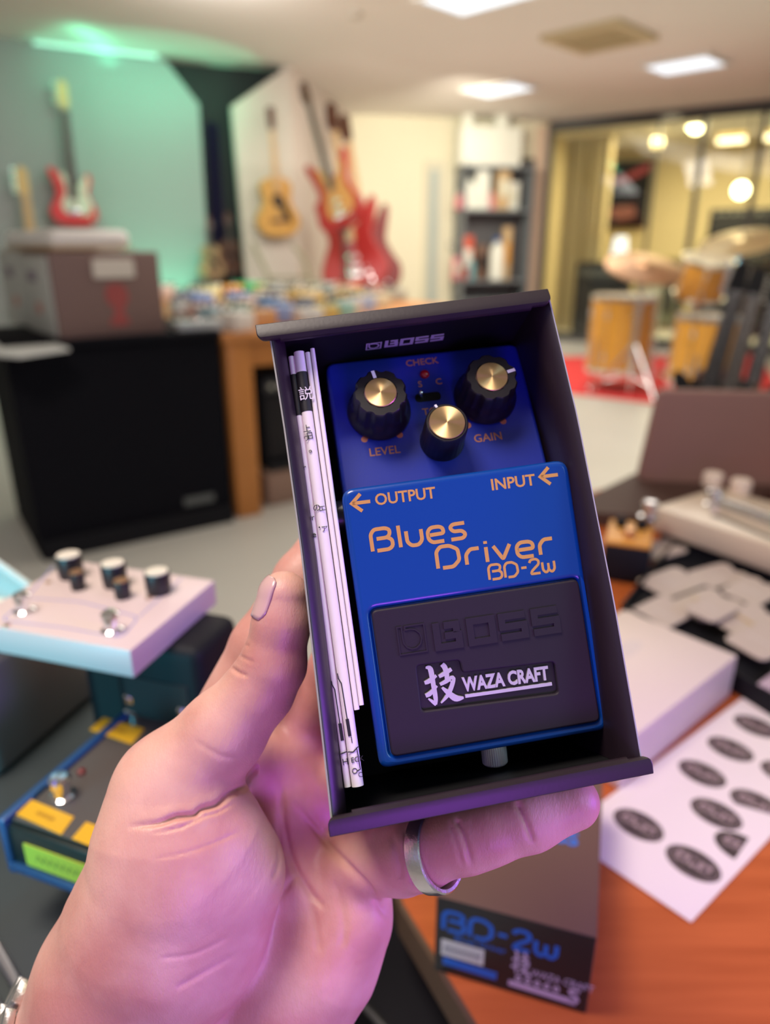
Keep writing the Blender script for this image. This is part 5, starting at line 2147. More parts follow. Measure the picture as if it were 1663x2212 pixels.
BMI = BMX.inverted()
slab(bm, [BMI @ on_z(x, y, zb + .024) for x, y in ((1212, 1102), (1372, 1022), (1720, 1040), (1500, 1122))], (0, 0, -.0235))
obj('lower_shell', bm, mat('dark_brown_lining', (0.060, 0.026, 0.018), rough=.7), t)
for x in (.1, .32):
    bm = BM()
    rbox(bm, (x, .012, .03), (.03, .012, .02), .002)
    obj('hinge', bm, steel, t)

# ------------------------------------------------------------------ the black bench at the left and its pedals
BZ = 0.735
t = thing('bench', 'dark bench on the left under the white pedal and the black yellow one', 'table')
bp_ = [on_z(x, y, BZ) for x, y in ((-160, 1470), (425, 1470), (560, 1600), (640, 1900), (620, 2330), (-300, 2330))]
bm = BM()
slab(bm, bp_, (0, 0, -.03))
obj('tabletop', bm, mat('dark_bench_top', (0.050, 0.060, 0.062), rough=.35), t)
cen = sum(bp_, Vector()) / 6
for v in (bp_[0], bp_[2], bp_[4], bp_[5]):
    q = cen + (v - cen) * .85
    bm = BM()
    box(bm, (q.x, q.y, (BZ - .03) / 2), (.04, .04, BZ - .03))
    obj('leg', bm, frame_m, t)

# white pedal on its black risers
hz = at(284, 1470, .43)
WZ = hz.z
TOPZ = at(281, 1406, .428).z
fR = on_z(281, 1406, TOPZ)
bR = on_z(414, 1246, TOPZ)
fL = on_z(-75, 1342, TOPZ)
pxx = (fR - fL)
pxx.normalize()
pyy = Vector((-pxx.y, pxx.x, 0))
depth_ = (bR - fR).dot(pyy)
wid_ = (fR - fL).length
ph_ = TOPZ - WZ
WPM = Matrix((pxx, pyy, UP)).transposed().to_4x4()
WPM.translation = Vector((fL.x, fL.y, WZ))
t = thing('effects_pedal', 'white pedal with pale blue front edge and five knobs on the left', 'effects pedal', WPM)
blush = mat('blush_white_enamel', (0.64, 0.51, 0.50), rough=.45, coat=.1)
bm = BM()
rbox(bm, (wid_ / 2, depth_ / 2, ph_ / 2 - .0008), (wid_, depth_, ph_ + .0016), .0012)
obj('housing', bm, blush, t)
WI = WPM.inverted()


def wt2(px, py, dz=0):
    q = WI @ on_z(px, py, TOPZ + dz)
    return (q.x, q.y)


bm = BM()
fr_pts = [wt2(*p) for p in ((2, 1340), (60, 1292), (175, 1300), (300, 1333), (262, 1378), (140, 1356))]
ribbon(bm, rnd(fr_pts, .006), .0012, ph_, ph_ + .0001, None, closed=True)
ribbon(bm, [wt2(*p) for p in ((115, 1222), (60, 1290))], .0010, ph_, ph_ + .0001)
ribbon(bm, [wt2(*p) for p in ((300, 1333), (392, 1250))], .0010, ph_, ph_ + .0001)
obj('violet_line_print', bm, mat('violet_print', (0.30, 0.28, 0.55), rough=.5), t)
cap_m = mat('ivory_cap', (0.72, 0.66, 0.56), rough=.35)
for (x, y, r, h) in ((147, 1199, .0092, .017), (243, 1217, .0088, .017), (338, 1235, .0088, .016), (164, 1236, .0052, .013), (261, 1254, .0056, .013)):
    c = wt2(x, y, h)
    M = Matrix.Translation((c[0], c[1], ph_))
    bm = BM()
    lathe(bm, [(r * .92, 0), (r * .98, h * .3), (r, h * .8), (r * .97, h), (0, h)], M, 32)
    kb = obj('knob', bm, knob_black, t)
    bm = BM()
    lathe(bm, [(r * .88, h), (r * .88, h + .0006), (0, h + .0007)], M, 32)
    obj('cap', bm, cap_m if r > .006 else copper, kb)
for (x, y) in ((45, 1282), (236, 1322)):
    c = wt2(x, y, .014)
    M = Matrix.Translation((c[0], c[1], ph_))
    bm = BM()
    lathe(bm, [(.0070, 0), (.0070, .002), (.0055, .003), (.0045, .0035), (.0045, .008), (.0055, .0085), (.0055, .013), (.004, .0145), (0, .015)], M, 24)
    obj('foot_switch', bm, chrome, t)
for (x, y) in ((15, 1352), (322, 1292), (104, 1258)):
    c = wt2(x, y)
    bm = BM()
    cone(bm, (c[0], c[1], ph_), (c[0], c[1], ph_ + .0008), .0022, .0020, 14)
    obj('screw', bm, copper, t)
# risers: standing black blocks
for nm, pts, lab in (('r', ((300, 1500), (445, 1495)), 'black block with rounded top behind, carrying the white pedal right side'),
                     ('l', ((90, 1560), (330, 1560)), 'black wedge block carrying the white pedal left side')):
    if nm == 'r':
        c = WPM @ Vector((wid_ - .012, depth_ * .62, 0))
        sz = (.070, .055, WZ - BZ - .001)
    else:
        c = WPM @ Vector((wid_ * .60, depth_ * .80, 0))
        sz = (.075, .060, WZ - BZ - .001)
    M = WPM.copy()
    M.translation = Vector((c.x, c.y, BZ + .0005))
    t = thing('riser_block', lab, 'stand', M, 'risers under the white pedal')
    bm = BM()
    rbox(bm, (0, 0, sz[2] / 2), sz, .008, 3)
    obj('block', bm, blk, t)
    bm = BM()
    box(bm, (0, -sz[1] / 2 - .0005, sz[2] * .5), (sz[0] * .7, .001, sz[2] * .6))
    obj('front_inlay', bm, cloth_k, t)

# black pedal with yellow labels and blue edges
YT = at(100, 1790, .40).z
y0, y1, y2 = on_z(3, 1774, YT), on_z(284, 1484, YT), on_z(192, 1840, YT)
yx = (y2 - y0).normalized()
yy = Vector((-yx.y, yx.x, 0))
YL = (y1 - y0).dot(yy)
YW = .125
YB = YT - (.034)
YM = Matrix((yx, yy, UP)).transposed().to_4x4()
YM.translation = Vector((y0.x, y0.y, YB))
yh = YT - YB
t = thing('effects_pedal', 'black pedal with yellow labels and blue edges, partly behind the thumb', 'effects pedal', YM)
navy_e = mat('blue_anodised_edge', (0.018, 0.075, 0.20), rough=.35, metal=.2)
gun = mat('gunmetal_top', (0.085, 0.070, 0.062), rough=.38)
bm = BM()
rbox(bm, (YW / 2, YL / 2, yh / 2 - .001), (YW, YL, yh - .002), .002)
obj('housing', bm, mat('dark_green_black_paint', (0.006, 0.014, 0.014), rough=.4), t)
bm = BM()
rbox(bm, (YW / 2, YL / 2, yh), (YW - .010, YL - .006, .002), .0008)
obj('top_plate', bm, gun, t)
for nm, c, s in (('l', (.0010, YL / 2, yh / 2), (.006, YL + .004, yh + .006)), ('r', (YW - .001, YL / 2, yh / 2), (.006, YL + .004, yh + .006)), ('b', (YW / 2, -.0005, .003), (YW, .005, .006))):
    bm = BM()
    rbox(bm, c, s, .0018)
    obj('edge_trim', bm, navy_e, t)
yel = mat('yellow_label', (0.72, 0.40, 0.012), rough=.5)
lime = mat('lime_label', (0.52, 0.56, 0.05), rough=.5)
YI = YM.inverted()


def yq(px, py, dz=.001):
    q = YI @ on_z(px, py, YT + dz)
    return (q.x, q.y)


for quad in (((68, 1728), (160, 1765), (132, 1804), (35, 1760)), ((186, 1776), (292, 1815), (262, 1856), (155, 1812)), ((224, 1550), (312, 1575), (284, 1608), (193, 1577)),
             ((343, 1586), (432, 1610), (402, 1645), (309, 1612)), ((290, 1490), (470, 1534), (440, 1566), (300, 1530))):
    bm = BM()
    plate(bm, [[yq(*p) for p in quad][::-1]], yh + .001, yh + .0013)
    lb_ = obj('yellow_label', bm, yel, t)
    bm = BM()
    c = np.mean([yq(*p) for p in quad], 0)
    e = Vector(yq(*quad[2])) - Vector(yq(*quad[3]))
    ribbon(bm, [(-.007 + .014 * k_ / 13, .0014 if k_ % 2 else -.0014) for k_ in range(14)], .0007, 0, .0001, Matrix.Translation((c[0], c[1], yh + .0013)) @ Matrix.Rotation(math.atan2(e.y, e.x), 4, 'Z'))
    obj('label_print', bm, mat('dark_label_ink', (0.35, 0.17, 0.01), rough=.5), lb_)
bm = BM()
YF = Matrix(((1, 0, 0, 0), (0, 0, -1, -.0002), (0, 1, 0, 0), (0, 0, 0, 1)))
plate(bm, [rect(.014, .0075, YW - .014, .0235, .001)], 0, .0006, 0, YF)
lb_ = obj('lime_label', bm, lime, t)
bm = BM()
ribbon(bm, [(.022 + .080 * k_ / 35, .0155 + (.0024 if k_ % 2 else -.0024)) for k_ in range(36)], .0010, 0, .0001, YF @ Matrix.Translation((0, 0, .0006)))
obj('label_print', bm, mat('olive_label_ink', (0.24, 0.28, 0.03), rough=.5), lb_)
for (x, y) in ((130, 1690), (288, 1506), (402, 1536)):
    c = yq(x, y, .012)
    bm = BM()
    lathe(bm, [(.0072, yh), (.0072, yh + .003), (.0052, yh + .004), (.0050, yh + .010), (.0062, yh + .0105), (.0062, yh + .015), (.0045, yh + .017), (0, yh + .0172)], Matrix.Translation((*c, 0)), 24)
    obj('foot_switch', bm, chrome, t)
c = yq(176, 1670)
bm = BM()
lathe(bm, [(.0026, yh + .001), (.0024, yh + .003), (0, yh + .004)], Matrix.Translation((*c, 0)), 14)
obj('indicator_light', bm, mat('dull_red_lens', (0.16, 0.012, 0.012), rough=.3), t)
t = thing('pedal_riser', 'dark board between the bench and the black yellow pedal', 'stand', YM @ Matrix.Translation((0, 0, BZ - YB)))
bm = BM()
rbox(bm, (YW / 2 + .004, YL / 2 + .01, (YB - BZ) / 2), (YW - .02, YL - .025, YB - BZ - .001), .003)
obj('block', bm, blk, t)
bm = BM()
box(bm, (YW / 2 + .004, .0214, (YB - BZ) / 2), (YW * .6, .001, (YB - BZ) * .5))
obj('front_inlay', bm, cloth_k, t)

# grey machine with white rounded cap at the left edge
p = on_z(10, 1660, BZ)
t = thing('grey_unit', 'dark grey metal unit with rounded white cap at the left edge', 'device', frame_of(Vector((p.x - .045, p.y, BZ + .0006)), pxx, pyy))
gh_ = at(10, 1470, .47).z - BZ
bm = BM()
rbox(bm, (0, .06, gh_ * .42), (.10, .12, gh_ * .84), .008, 3)
obj('body', bm, mat('grey_hammered_metal', (0.15, 0.15, 0.15), rough=.4), t)
bm = BM()
rbox(bm, (0, .05, gh_ * .92), (.095, .10, gh_ * .16), .014, 4)
obj('cap', bm, mat('white_cap', (0.78, 0.78, 0.68), rough=.35), t)
bm = BM()
rbox(bm, (0, .0, gh_ * .72), (.085, .006, gh_ * .10), .002)
obj('slot', bm, blk, t)
bm = BM()
rbox(bm, (0, -.004, gh_ * .60), (.09, .014, gh_ * .05), .003)
obj('front_lip', bm, mat('grey_lip', (0.22, 0.22, 0.22), rough=.4), t)

# pale blue sheet, mirrored stand rods at the far left
t = thing('acrylic_sheet', 'pale blue acrylic sheet standing at the left edge behind the white pedal', 'sheet')
q = [at(-60, 1120, .62), at(62, 1262, .60), at(20, 1345, .60), at(-70, 1370, .60)]
bm = BM()
q = [on_z(-120, 1500, BZ + .001), on_z(30, 1462, BZ + .001)]
a, b = at(-90, 1160, .56), at(60, 1268, .56)
slab(bm, [Vector((q[0].x, q[0].y, BZ + .001)), Vector((q[1].x, q[1].y, BZ + .001)), b, a], (0, .004, 0))
obj('panel', bm, mat('pale_blue_acrylic', (0.42, 0.60, 0.62), rough=.3), t)
bm = BM()
tube(bm, [a + Vector((0, .002, 0)), b + Vector((0, .002, 0))], .003, 8)
obj('edge_strip', bm, mat('pale_edge', (0.60, 0.70, 0.70), rough=.3), t)
for (x0, y0, x1, y1, r, lab) in ((-40, 1995, 70, 2180, .0032, 'pale grey metal rod lying on the bench beside the watch'), (-60, 2090, 30, 2240, .0032, 'pale metal rod nearer the bottom left corner')):
    a, b = on_z(x0, y0, BZ + r + .0006), on_z(x1, y1, BZ + r + .0006)
    bm = BM()
    tube(bm, [a, a + (b - a) * .5, b], r, 12)
    tag(obj('metal_rod', bm, steel), lab, 'rod', 'metal rods on the bench')

# ------------------------------------------------------------------ the hand (one continuous skin), built as a smooth field of tapered limbs
def P3(px, py, z):
    """camera space millimetres (x right, y up, z away) of a pixel at depth z"""
    return np.array([(px - CX) / F * z, -(py - CY) / F * z, z], dtype=np.float32)


def limb(p, a, b, r1, r2):
    ba = b - a
    h = np.clip(((p - a) @ ba) / (ba @ ba), 0, 1)
    return np.linalg.norm(p - a - h[:, None] * ba, axis=1) - (r1 + (r2 - r1) * h)


def smin(a, b, k):
    h = np.clip(0.5 + 0.5 * (b - a) / k, 0, 1)
    return b + (a - b) * h - k * h * (1 - h)


CHAINS = {
    'thumb': ([(613, 1288, 234, 8.3), (608, 1345, 234, 9.2), (590, 1436, 236, 10.6), (560, 1490, 238, 11.5), (482, 1582, 240, 14.2), (372, 1704, 242, 18.4)], 3),
    'thenar': ([(372, 1704, 242, 18.0), (368, 1800, 240, 23.4), (366, 1890, 240, 25.6), (332, 1990, 243, 28.0), (258, 2110, 246, 27), (190, 2260, 250, 27)], 6),
    'thenar2': ([(430, 1840, 240, 23), (470, 1890, 243, 20.5), (420, 2010, 245, 23), (330, 2150, 250, 24)], 10),
    'palm': ([(560, 1640, 284, 13), (640, 1760, 280, 15), (650, 1900, 272, 17), (560, 2080, 268, 22), (440, 2280, 266, 26)], 10),
    'palm2': ([(650, 1620, 288, 12), (712, 1770, 286, 13.0), (722, 1900, 277, 15.0), (660, 2060, 268, 21), (540, 2230, 268, 26)], 10),
    'palm3': ([(765, 1900, 266, 13.0), (752, 1985, 262, 14.0), (700, 2070, 262, 18), (610, 2180, 264, 22), (520, 2300, 266, 24)], 10),
    'little': ([(775, 1866, 262, 12.2), (868, 1852, 246, 11.6), (905, 1842, 238, 11.2), (1010, 1808, 228, 10.2), (1060, 1792, 226, 9.7), (1140, 1764, 225, 9.9), (1235, 1732, 225, 8.6)], 4),
    'forearm': ([(330, 2200, 262, 30), (120, 2620, 258, 34), (-150, 3150, 244, 37)], 8),
    'web': ([(530, 1640, 272, 12), (585, 1640, 284, 12)], 8),
    'index': ([(470, 1560, 281, 11.5), (560, 1392, 296, 10.6), (650, 1250, 302, 10.2), (740, 1120, 314, 9.4), (820, 1030, 322, 8.4)], 4),
    'middle': ([(640, 1600, 292, 11.5), (730, 1440, 300, 10.6), (850, 1250, 310, 10.2), (930, 1120, 321, 9.4), (985, 1035, 328, 8.4)], 4),
    'ring': ([(725, 1720, 285, 11.5), (850, 1560, 296, 10.4), (970, 1410, 304, 9.8), (1060, 1290, 312, 9.0), (1110, 1215, 319, 8.2)], 4),
}


def back_z(px, py, r):
    """depth at which a finger of radius r lies against the back of the tray"""
    rx, ry = (px - CX) / F, -(py - CY) / F
    return (273.4 + r + 0.4) / (-0.0721 * rx - 0.1742 * ry + 0.9821)


for _k in ('index', 'middle', 'ring'):
    CHAINS[_k] = ([q if i == 0 else (q[0], q[1], back_z(q[0], q[1], q[3]), q[3]) for i, q in enumerate(CHAINS[_k][0])], CHAINS[_k][1])
CH = {k: ([(P3(*q[:3]), q[3]) for q in v[0]], v[1]) for k, v in CHAINS.items()}
JOIN = [('thumb', 0), ('thenar', 7), ('thenar2', 10), ('palm', 3.5), ('palm2', 8), ('palm3', 9), ('forearm', 14), ('web', 10), ('index', 4), ('middle', 5), ('ring', 5), ('little', 5)]


def chain(p, key):
    pts, k = CH[key]
    d = None
    for (a, ra), (b, rb) in zip(pts[:-1], pts[1:]):
        e = limb(p, a, b, ra, rb)
        d = e if d is None else smin(d, e, k)
    return d


def field(p):
    d = None
    for key, k in JOIN:
        e = chain(p, key)
        d = e if d is None else smin(d, e, k)
    return d


def nets(lo, hi, h):
    """surface nets over blocks that touch the surface"""
    n = np.ceil((hi - lo) / h).astype(int) + 1
    vol = np.full(n, 50.0, dtype=np.float32)
    bs = 16
    for i in range(0, n[0], bs):
        for j in range(0, n[1], bs):
            for k in range(0, n[2], bs):
                c = lo + (np.array([i, j, k]) + bs / 2) * h
                d = field(c[None].astype(np.float32))[0]
                e = [min(i + bs, n[0]), min(j + bs, n[1]), min(k + bs, n[2])]
                if abs(d) > bs * h * 0.9 + 6:
                    vol[i:e[0], j:e[1], k:e[2]] = d
                    continue
                g = np.stack(np.meshgrid(np.arange(i, e[0]), np.arange(j, e[1]), np.arange(k, e[2]), indexing='ij'), -1)
                q = (lo + g.reshape(-1, 3) * h).astype(np.float32)
                vol[i:e[0], j:e[1], k:e[2]] = field(q).reshape(g.shape[:3])
    s = vol < 0
    cell = np.zeros(n - 1, dtype=np.int8)
    for dx in (0, 1):
        for dy in (0, 1):
            for dz in (0, 1):
                cell += s[dx:n[0] - 1 + dx, dy:n[1] - 1 + dy, dz:n[2] - 1 + dz]
    act = np.argwhere((cell > 0) & (cell < 8))
    idx = -np.ones(n - 1, dtype=np.int64)
    idx[act[:, 0], act[:, 1], act[:, 2]] = np.arange(len(act))
    acc = np.zeros((len(act), 3))
    cnt = np.zeros(len(act))
    cor = [(x, y, z) for x in (0, 1) for y in (0, 1) for z in (0, 1)]
    for a in cor:
        for b in cor:
            if a < b and sum(abs(a[t] - b[t]) for t in range(3)) == 1:
                va = vol[act[:, 0] + a[0], act[:, 1] + a[1], act[:, 2] + a[2]]
                vb = vol[act[:, 0] + b[0], act[:, 1] + b[1], act[:, 2] + b[2]]
                m = (va < 0) != (vb < 0)
                t = np.where(m, va / np.where(m, va - vb, 1), 0)
                acc += np.where(m[:, None], np.array(a) + t[:, None] * (np.array(b) - np.array(a)), 0)
                cnt += m
    V = lo + (act + acc / cnt[:, None]) * h
    Q = []
    for ax in range(3):
        sl0 = [slice(None)] * 3
        sl1 = [slice(None)] * 3
        sl0[ax] = slice(0, n[ax] - 1)
        sl1[ax] = slice(1, n[ax])
        A, B_ = s[tuple(sl0)], s[tuple(sl1)]
        e = np.argwhere(A != B_)
        o1, o2 = [t for t in range(3) if t != ax]
        ok = (e[:, o1] > 0) & (e[:, o2] > 0) & (e[:, o1] < n[o1] - 1) & (e[:, o2] < n[o2] - 1)
        e = e[ok]
        flip = A[e[:, 0], e[:, 1], e[:, 2]]
        c = []
        for d1, d2 in ((0, 0), (1, 0), (1, 1), (0, 1)):
            f_ = e.copy()
            f_[:, o1] -= d1
            f_[:, o2] -= d2
            c.append(idx[f_[:, 0], f_[:, 1], f_[:, 2]])
        c = np.stack(c, 1)
        if ax == 1:
            flip = ~flip
        c[flip] = c[flip][:, ::-1]
        Q.append(c)
    return V, np.concatenate(Q)


allp = np.array([p - r for v in CH.values() for p, r in v[0]] + [p + r for v in CH.values() for p, r in v[0]])
V, Q = nets(allp.min(0) - 6, allp.max(0) + 6, 1.25)
# one round of smooth subdivision, then vertices pulled onto the field and creased
me = bpy.data.meshes.new('person')
me.from_pydata(V.tolist(), [], Q.tolist())
bm = BM()
bm.from_mesh(me)
bmesh.ops.subdivide_edges(bm, edges=bm.edges[:], cuts=1, use_grid_fill=True)
bmesh.ops.recalc_face_normals(bm, faces=bm.faces[:])
bm.to_mesh(me)
bm.free()
nv = len(me.vertices)
co = np.empty(nv * 3, dtype=np.float32)
me.vertices.foreach_get('co', co)
co = co.reshape(-1, 3)


def grad(p):
    g = np.empty_like(p)
    for t in range(3):
        d = np.zeros(3, dtype=np.float32)
        d[t] = 0.4
        g[:, t] = field(p + d) - field(p - d)
    return g / np.maximum(np.linalg.norm(g, axis=1, keepdims=True), 1e-6)


for _ in range(2):
    gn = grad(co)
    co -= gn * field(co)[:, None] * 0.9
gn = grad(co)
px = np.stack([co[:, 0] / co[:, 2] * F + CX, CY - co[:, 1] / co[:, 2] * F], 1)
front = np.clip(-(gn * co).sum(1) / np.linalg.norm(co, axis=1) * 2.5, 0, 1)

# creases: polyline on the near side of the skin, width px, depth mm, depth range
CREASE = [
    ([(600, 1612), (575, 1645), (548, 1672), (528, 1700), (495, 1716), (470, 1738), (436, 1748), (420, 1760), (380, 1765), (340, 1779), (285, 1785)], 8, 1.7, (200, 262)),
    ([(505, 1735), (470, 1755), (440, 1764), (400, 1783), (380, 1790), (330, 1800)], 5, 0.5, (200, 262)),
    ([(480, 1420), (505, 1446), (535, 1462)], 5, 0.55, (200, 250)),
    ([(500, 1402), (530, 1424), (548, 1430)], 4, 0.4, (200, 250)),
    ([(512, 1385), (540, 1398)], 4, 0.3, (200, 250)),
    ([(495, 1440), (520, 1460)], 4, 0.3, (200, 250)),
    ([(330, 1857), (400, 1842), (460, 1822), (520, 1795)], 5, 0.22, (200, 262)),
    ([(420, 1600), (470, 1630), (520, 1640)], 8, 0.25, (200, 262)),
    ([(607, 1700), (612, 1780), (632, 1860), (668, 1925), (700, 1960)], 10, 1.1, (230, 300)),
    ([(600, 1760), (604, 1850), (590, 1900)], 8, 0.6, (230, 300)),
    ([(640, 1740), (690, 1800), (740, 1860), (800, 1925), (838, 1985)], 11, 1.3, (225, 300)),
    ([(655, 1900), (680, 1990), (690, 2060)], 12, 0.6, (225, 300)),
    ([(720, 1900), (742, 1980), (740, 2050)], 12, 0.5, (225, 300)),
    ([(875, 1790), (890, 1850), (893, 1912)], 9, 1.1, (215, 275)),
    ([(845, 1800), (862, 1860), (866, 1900)], 10, 0.4, (215, 275)),
    ([(985, 1770), (1000, 1800), (1020, 1872)], 7, 0.7, (205, 260)),
    ([(970, 1775), (985, 1820), (1000, 1875)], 6, 0.35, (205, 260)),
    ([(1115, 1730), (1135, 1775), (1152, 1822)], 8, 0.9, (205, 260)),
    ([(380, 2135), (440, 2100), (510, 2060)], 8, 0.5, (200, 275)),
    ([(345, 2070), (420, 2060), (500, 2020)], 6, 0.25, (200, 275)),
    ([(560, 1985), (600, 1940), (640, 1890)], 10, 0.5, (230, 300)),
]
disp = np.zeros(nv, dtype=np.float32)
for pl, w, dep, (z0, z1) in CREASE:
    P = np.array(spline_pts(pl, 6, False), dtype=np.float32)
    best = np.full(nv, 1e9, dtype=np.float32)
    lo, hi = P.min(0) - 60, P.max(0) + 60
    sel = np.where((px > lo).all(1) & (px < hi).all(1) & (co[:, 2] > z0) & (co[:, 2] < z1))[0]
    q = px[sel]
    b = np.full(len(sel), 1e9, dtype=np.float32)
    tt = np.zeros(len(sel), dtype=np.float32)
    for i in range(len(P) - 1):
        ba = P[i + 1] - P[i]
        h = np.clip(((q - P[i]) @ ba) / (ba @ ba), 0, 1)
        d = np.linalg.norm(q - P[i] - h[:, None] * ba, axis=1)
        u = d < b
        b[u] = d[u]
        tt[u] = (i + h[u]) / (len(P) - 1)
    fade = np.clip(np.minimum(tt, 1 - tt) * 5 + .15, 0, 1)
    disp[sel] -= dep * fade * (np.exp(-(b / (w * .75)) ** 2) * 1.15 - 0.10 * np.exp(-((b - 2.2 * w) / (1.3 * w)) ** 2))
co += gn * (disp * front)[:, None]

me.vertices.foreach_set('co', (np.stack([co[:, 0], co[:, 1], -co[:, 2]], 1) / 1000).astype(np.float32).ravel())
me.update()

# skin: procedural, with red patches and fine lines
skin = bpy.data.materials.new('skin')
skin.use_nodes = True
nt = skin.node_tree
pb = nt.nodes['Principled BSDF']
pb.inputs['Roughness'].default_value = 0.46
pb.inputs['Specular IOR Level'].default_value = 0.42
pb.inputs['Subsurface Weight'].default_value = 0.22
pb.inputs['Subsurface Radius'].default_value = (0.9, 0.3, 0.18)
pb.inputs['Subsurface Scale'].default_value = 0.004
tc = nt.nodes.new('ShaderNodeTexCoord')
n1 = nt.nodes.new('ShaderNodeTexNoise')
n1.inputs['Scale'].default_value = 28
n1.inputs['Detail'].default_value = 4
nt.links.new(tc.outputs['Object'], n1.inputs['Vector'])
cr = nt.nodes.new('ShaderNodeValToRGB')
cr.color_ramp.elements[0].position = 0.36
cr.color_ramp.elements[0].color = (0.53, 0.235, 0.20, 1)
cr.color_ramp.elements[1].position = 0.64
cr.color_ramp.elements[1].color = (0.70, 0.40, 0.335, 1)
nt.links.new(n1.outputs['Fac'], cr.inputs[0])
nt.links.new(cr.outputs[0], pb.inputs['Base Color'])
vo = nt.nodes.new('ShaderNodeTexVoronoi')
vo.feature = 'DISTANCE_TO_EDGE'
vo.inputs['Scale'].default_value = 1500
mp = nt.nodes.new('ShaderNodeMapping')
mp.inputs['Scale'].default_value = (1.0, 0.45, 0.45)
mp.inputs['Rotation'].default_value = (0, 0, 0.9)
nt.links.new(tc.outputs['Object'], mp.inputs['Vector'])
nt.links.new(mp.outputs[0], vo.inputs['Vector'])
n3 = nt.nodes.new('ShaderNodeTexNoise')
n3.inputs['Scale'].default_value = 800
n3.inputs['Detail'].default_value = 4
nt.links.new(mp.outputs[0], n3.inputs['Vector'])
ad = nt.nodes.new('ShaderNodeMath')
ad.operation = 'MULTIPLY_ADD'
ad.inputs[1].default_value = 0.5
nt.links.new(vo.outputs['Distance'], ad.inputs[0])
nt.links.new(n3.outputs['Fac'], ad.inputs[2])
bp = nt.nodes.new('ShaderNodeBump')
bp.inputs['Strength'].default_value = 0.2
bp.inputs['Distance'].default_value = 0.0008
nt.links.new(ad.outputs[0], bp.inputs['Height'])
nt.links.new(bp.outputs[0], pb.inputs['Normal'])

me.materials.append(skin)
me.polygons.foreach_set('use_smooth', [True] * len(me.polygons))
hand = bpy.data.objects.new('person', me)
COL.objects.link(hand)
hand.matrix_world = CAM
tag(hand, 'bare left hand and wrist of a person, palm up, gripping the black tray', 'person')


def hp(px_, py_, z):
    """hand-space point of a pixel"""
    p = P3(px_, py_, z)
    return Vector((p[0], p[1], -p[2])) / 1000


# thumb nail: curved plate on the left flank of the thumb tip
bm = BM()
nail_rows = []
A0, A1 = np.array(P3(586, 1246, 231)), np.array(P3(566, 1336, 231))
cen0, cen1 = np.array(P3(612, 1289, 234)), np.array(P3(604, 1345, 234))
ax = (A1 - A0) / np.linalg.norm(A1 - A0)
nrm = np.array([-0.90, 0.14, -0.42])
nrm -= ax * (nrm @ ax)
nrm /= np.linalg.norm(nrm)
sd = np.cross(ax, nrm)
L_ = np.linalg.norm(A1 - A0)
mid = []
for i in range(13):
    t = i / 12
    c = A0 + (A1 - A0) * t
    half = 4.4 * (min(1, (t * 6 + .35)) ** .5) * (1 if t < .8 else 1 - .35 * ((t - .8) / .2) ** 2)
    row = []
    for j in range(13):
        s = (j / 12 * 2 - 1)
        th = s * half / 8.4
        q = c - nrm * 8.4 + nrm * 8.4 * math.cos(th) + sd * 8.4 * math.sin(th)
        # settle on the skin
        for _k in range(8):
            qq = q[None].astype(np.float32)
            q = q - grad(qq)[0] * (field(qq)[0] - (0.22 if 0 < j < 12 else 0.03))
        row.append(q)
    nail_rows.append(row)
NV = [[bm.verts.new(Vector((q[0], q[1], -q[2])) / 1000) for q in r] for r in nail_rows]
for i in range(12):
    for j in range(12):
        bm.faces.new((NV[i][j], NV[i][j + 1], NV[i + 1][j + 1], NV[i + 1][j]))
nail = mat('finger_nail', (0.60, 0.38, 0.38), rough=0.22, spec=0.5, coat=0.3)
no = obj('thumb_nail', bm, nail, hand)
sm = no.modifiers.new('thick', 'SOLIDIFY')
sm.thickness = 0.0005
sm.offset = 0

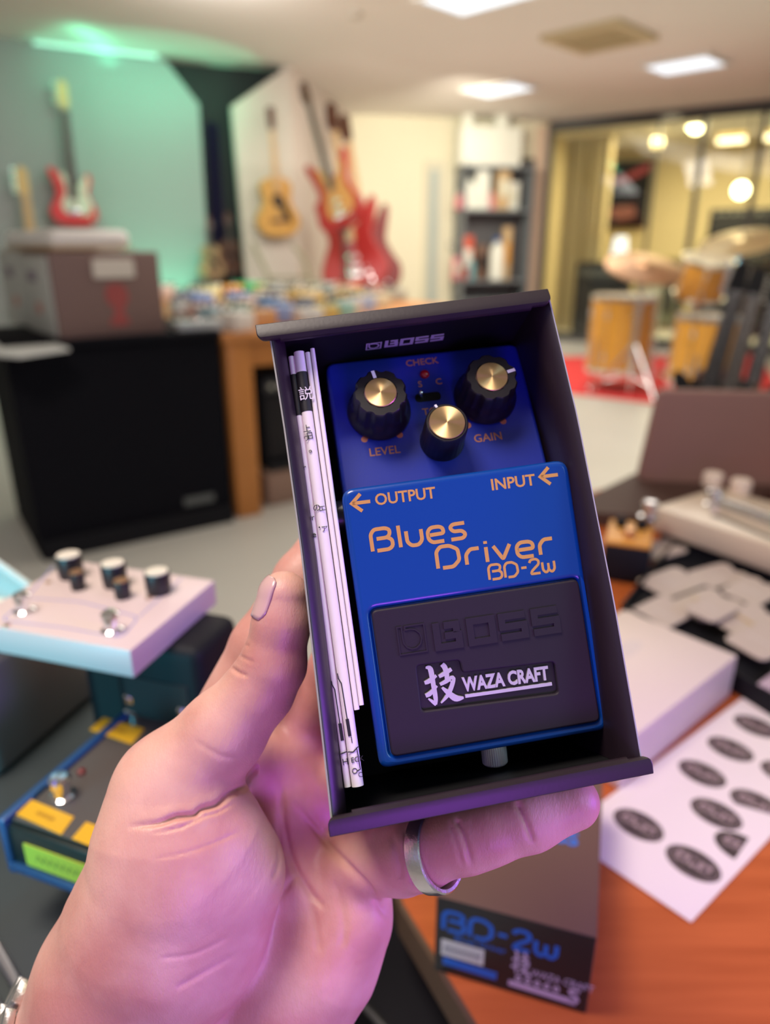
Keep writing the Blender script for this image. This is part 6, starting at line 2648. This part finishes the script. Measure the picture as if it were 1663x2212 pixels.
# ------------------------------------------------------------------ the ring
silver = mat('worn_silver', (0.72, 0.70, 0.72), rough=0.26, metal=1.0, bump=0.15, bscale=500)
rp0, rp1 = np.array(P3(905, 1842, 238)), np.array(P3(1010, 1808, 228))
rd = (rp1 - rp0) / np.linalg.norm(rp1 - rp0)
rc_ = rp0 + (rp1 - rp0) * 0.30 + np.array([0.5, -1.0, 0])
Mz = Vector((rd[0] + .10, rd[1] - .10, -rd[2] + 0.10)).normalized()
RM = CAM @ Matrix.Translation(Vector((rc_[0], rc_[1], -rc_[2])) / 1000) @ zrot(Mz).to_4x4()
bm = BM()
lathe(bm, [(.0114, -.0030), (.0124, -.0031), (.0129, -.0027), (.0131, 0), (.0129, .0027), (.0124, .0031), (.0114, .0030)], None, 72)
# close the inside as well
bmesh.ops.bridge_loops(bm, edges=[e for e in bm.edges if e.is_boundary]) if any(e.is_boundary for e in bm.edges) else None
for f_ in [f_ for f_ in bm.faces if len(f_.verts) > 4]:
    bm.faces.remove(f_)
bmesh.ops.bridge_loops(bm, edges=[e for e in bm.edges if e.is_boundary])
ringo = obj('finger_ring', bm, silver, M=RM)
tag(ringo, 'plain wide silver ring on the finger below the tray', 'ring')

# ------------------------------------------------------------------ the watch bracelet on the wrist
wt = thing('wristwatch', 'steel link watch bracelet round the wrist at the lower left', 'watch', CAM)
wax = np.array([-0.56, -0.82, 0.06])
wax /= np.linalg.norm(wax)
e2 = np.array([0, 0, -1.0]) - wax * -wax[2]
e2 /= np.linalg.norm(e2)
e1 = np.cross(wax, e2)
wcen = np.array(P3(340, 2318, 262), dtype=np.float64)
NL = 30
for k in range(NL):
    th = 2 * PI * k / NL
    dr = e1 * math.cos(th) + e2 * math.sin(th)
    r = 75.0
    for _i in range(40):
        q = (wcen + dr * r)[None].astype(np.float32)
        r -= max(field(q)[0] - 3.6, 0.05) * 0.7
        if field(q)[0] < 3.7:
            break
    c = wcen + dr * r
    tg = np.cross(wax, dr)
    Rm = Matrix((Vector((tg[0], tg[1], -tg[2])), Vector((wax[0], wax[1], -wax[2])), Vector((dr[0], dr[1], -dr[2])))).transposed()
    if Rm.determinant() < 0:
        Rm = Matrix((-Vector((tg[0], tg[1], -tg[2])), Vector((wax[0], wax[1], -wax[2])), Vector((dr[0], dr[1], -dr[2])))).transposed()
    pc = Vector((c[0], c[1], -c[2])) / 1000
    pit = 2 * PI * r / NL / 1000
    bm = BM()
    for off, wd in ((-.0062, .0050), (0, .0062), (.0062, .0050)):
        rbox(bm, pc + Rm @ Vector((pit * .5 if off == 0 else 0, off, 0)), (pit * .86, wd, .0042), .0009, 2, Rm)
    obj('link', bm, silver, wt)
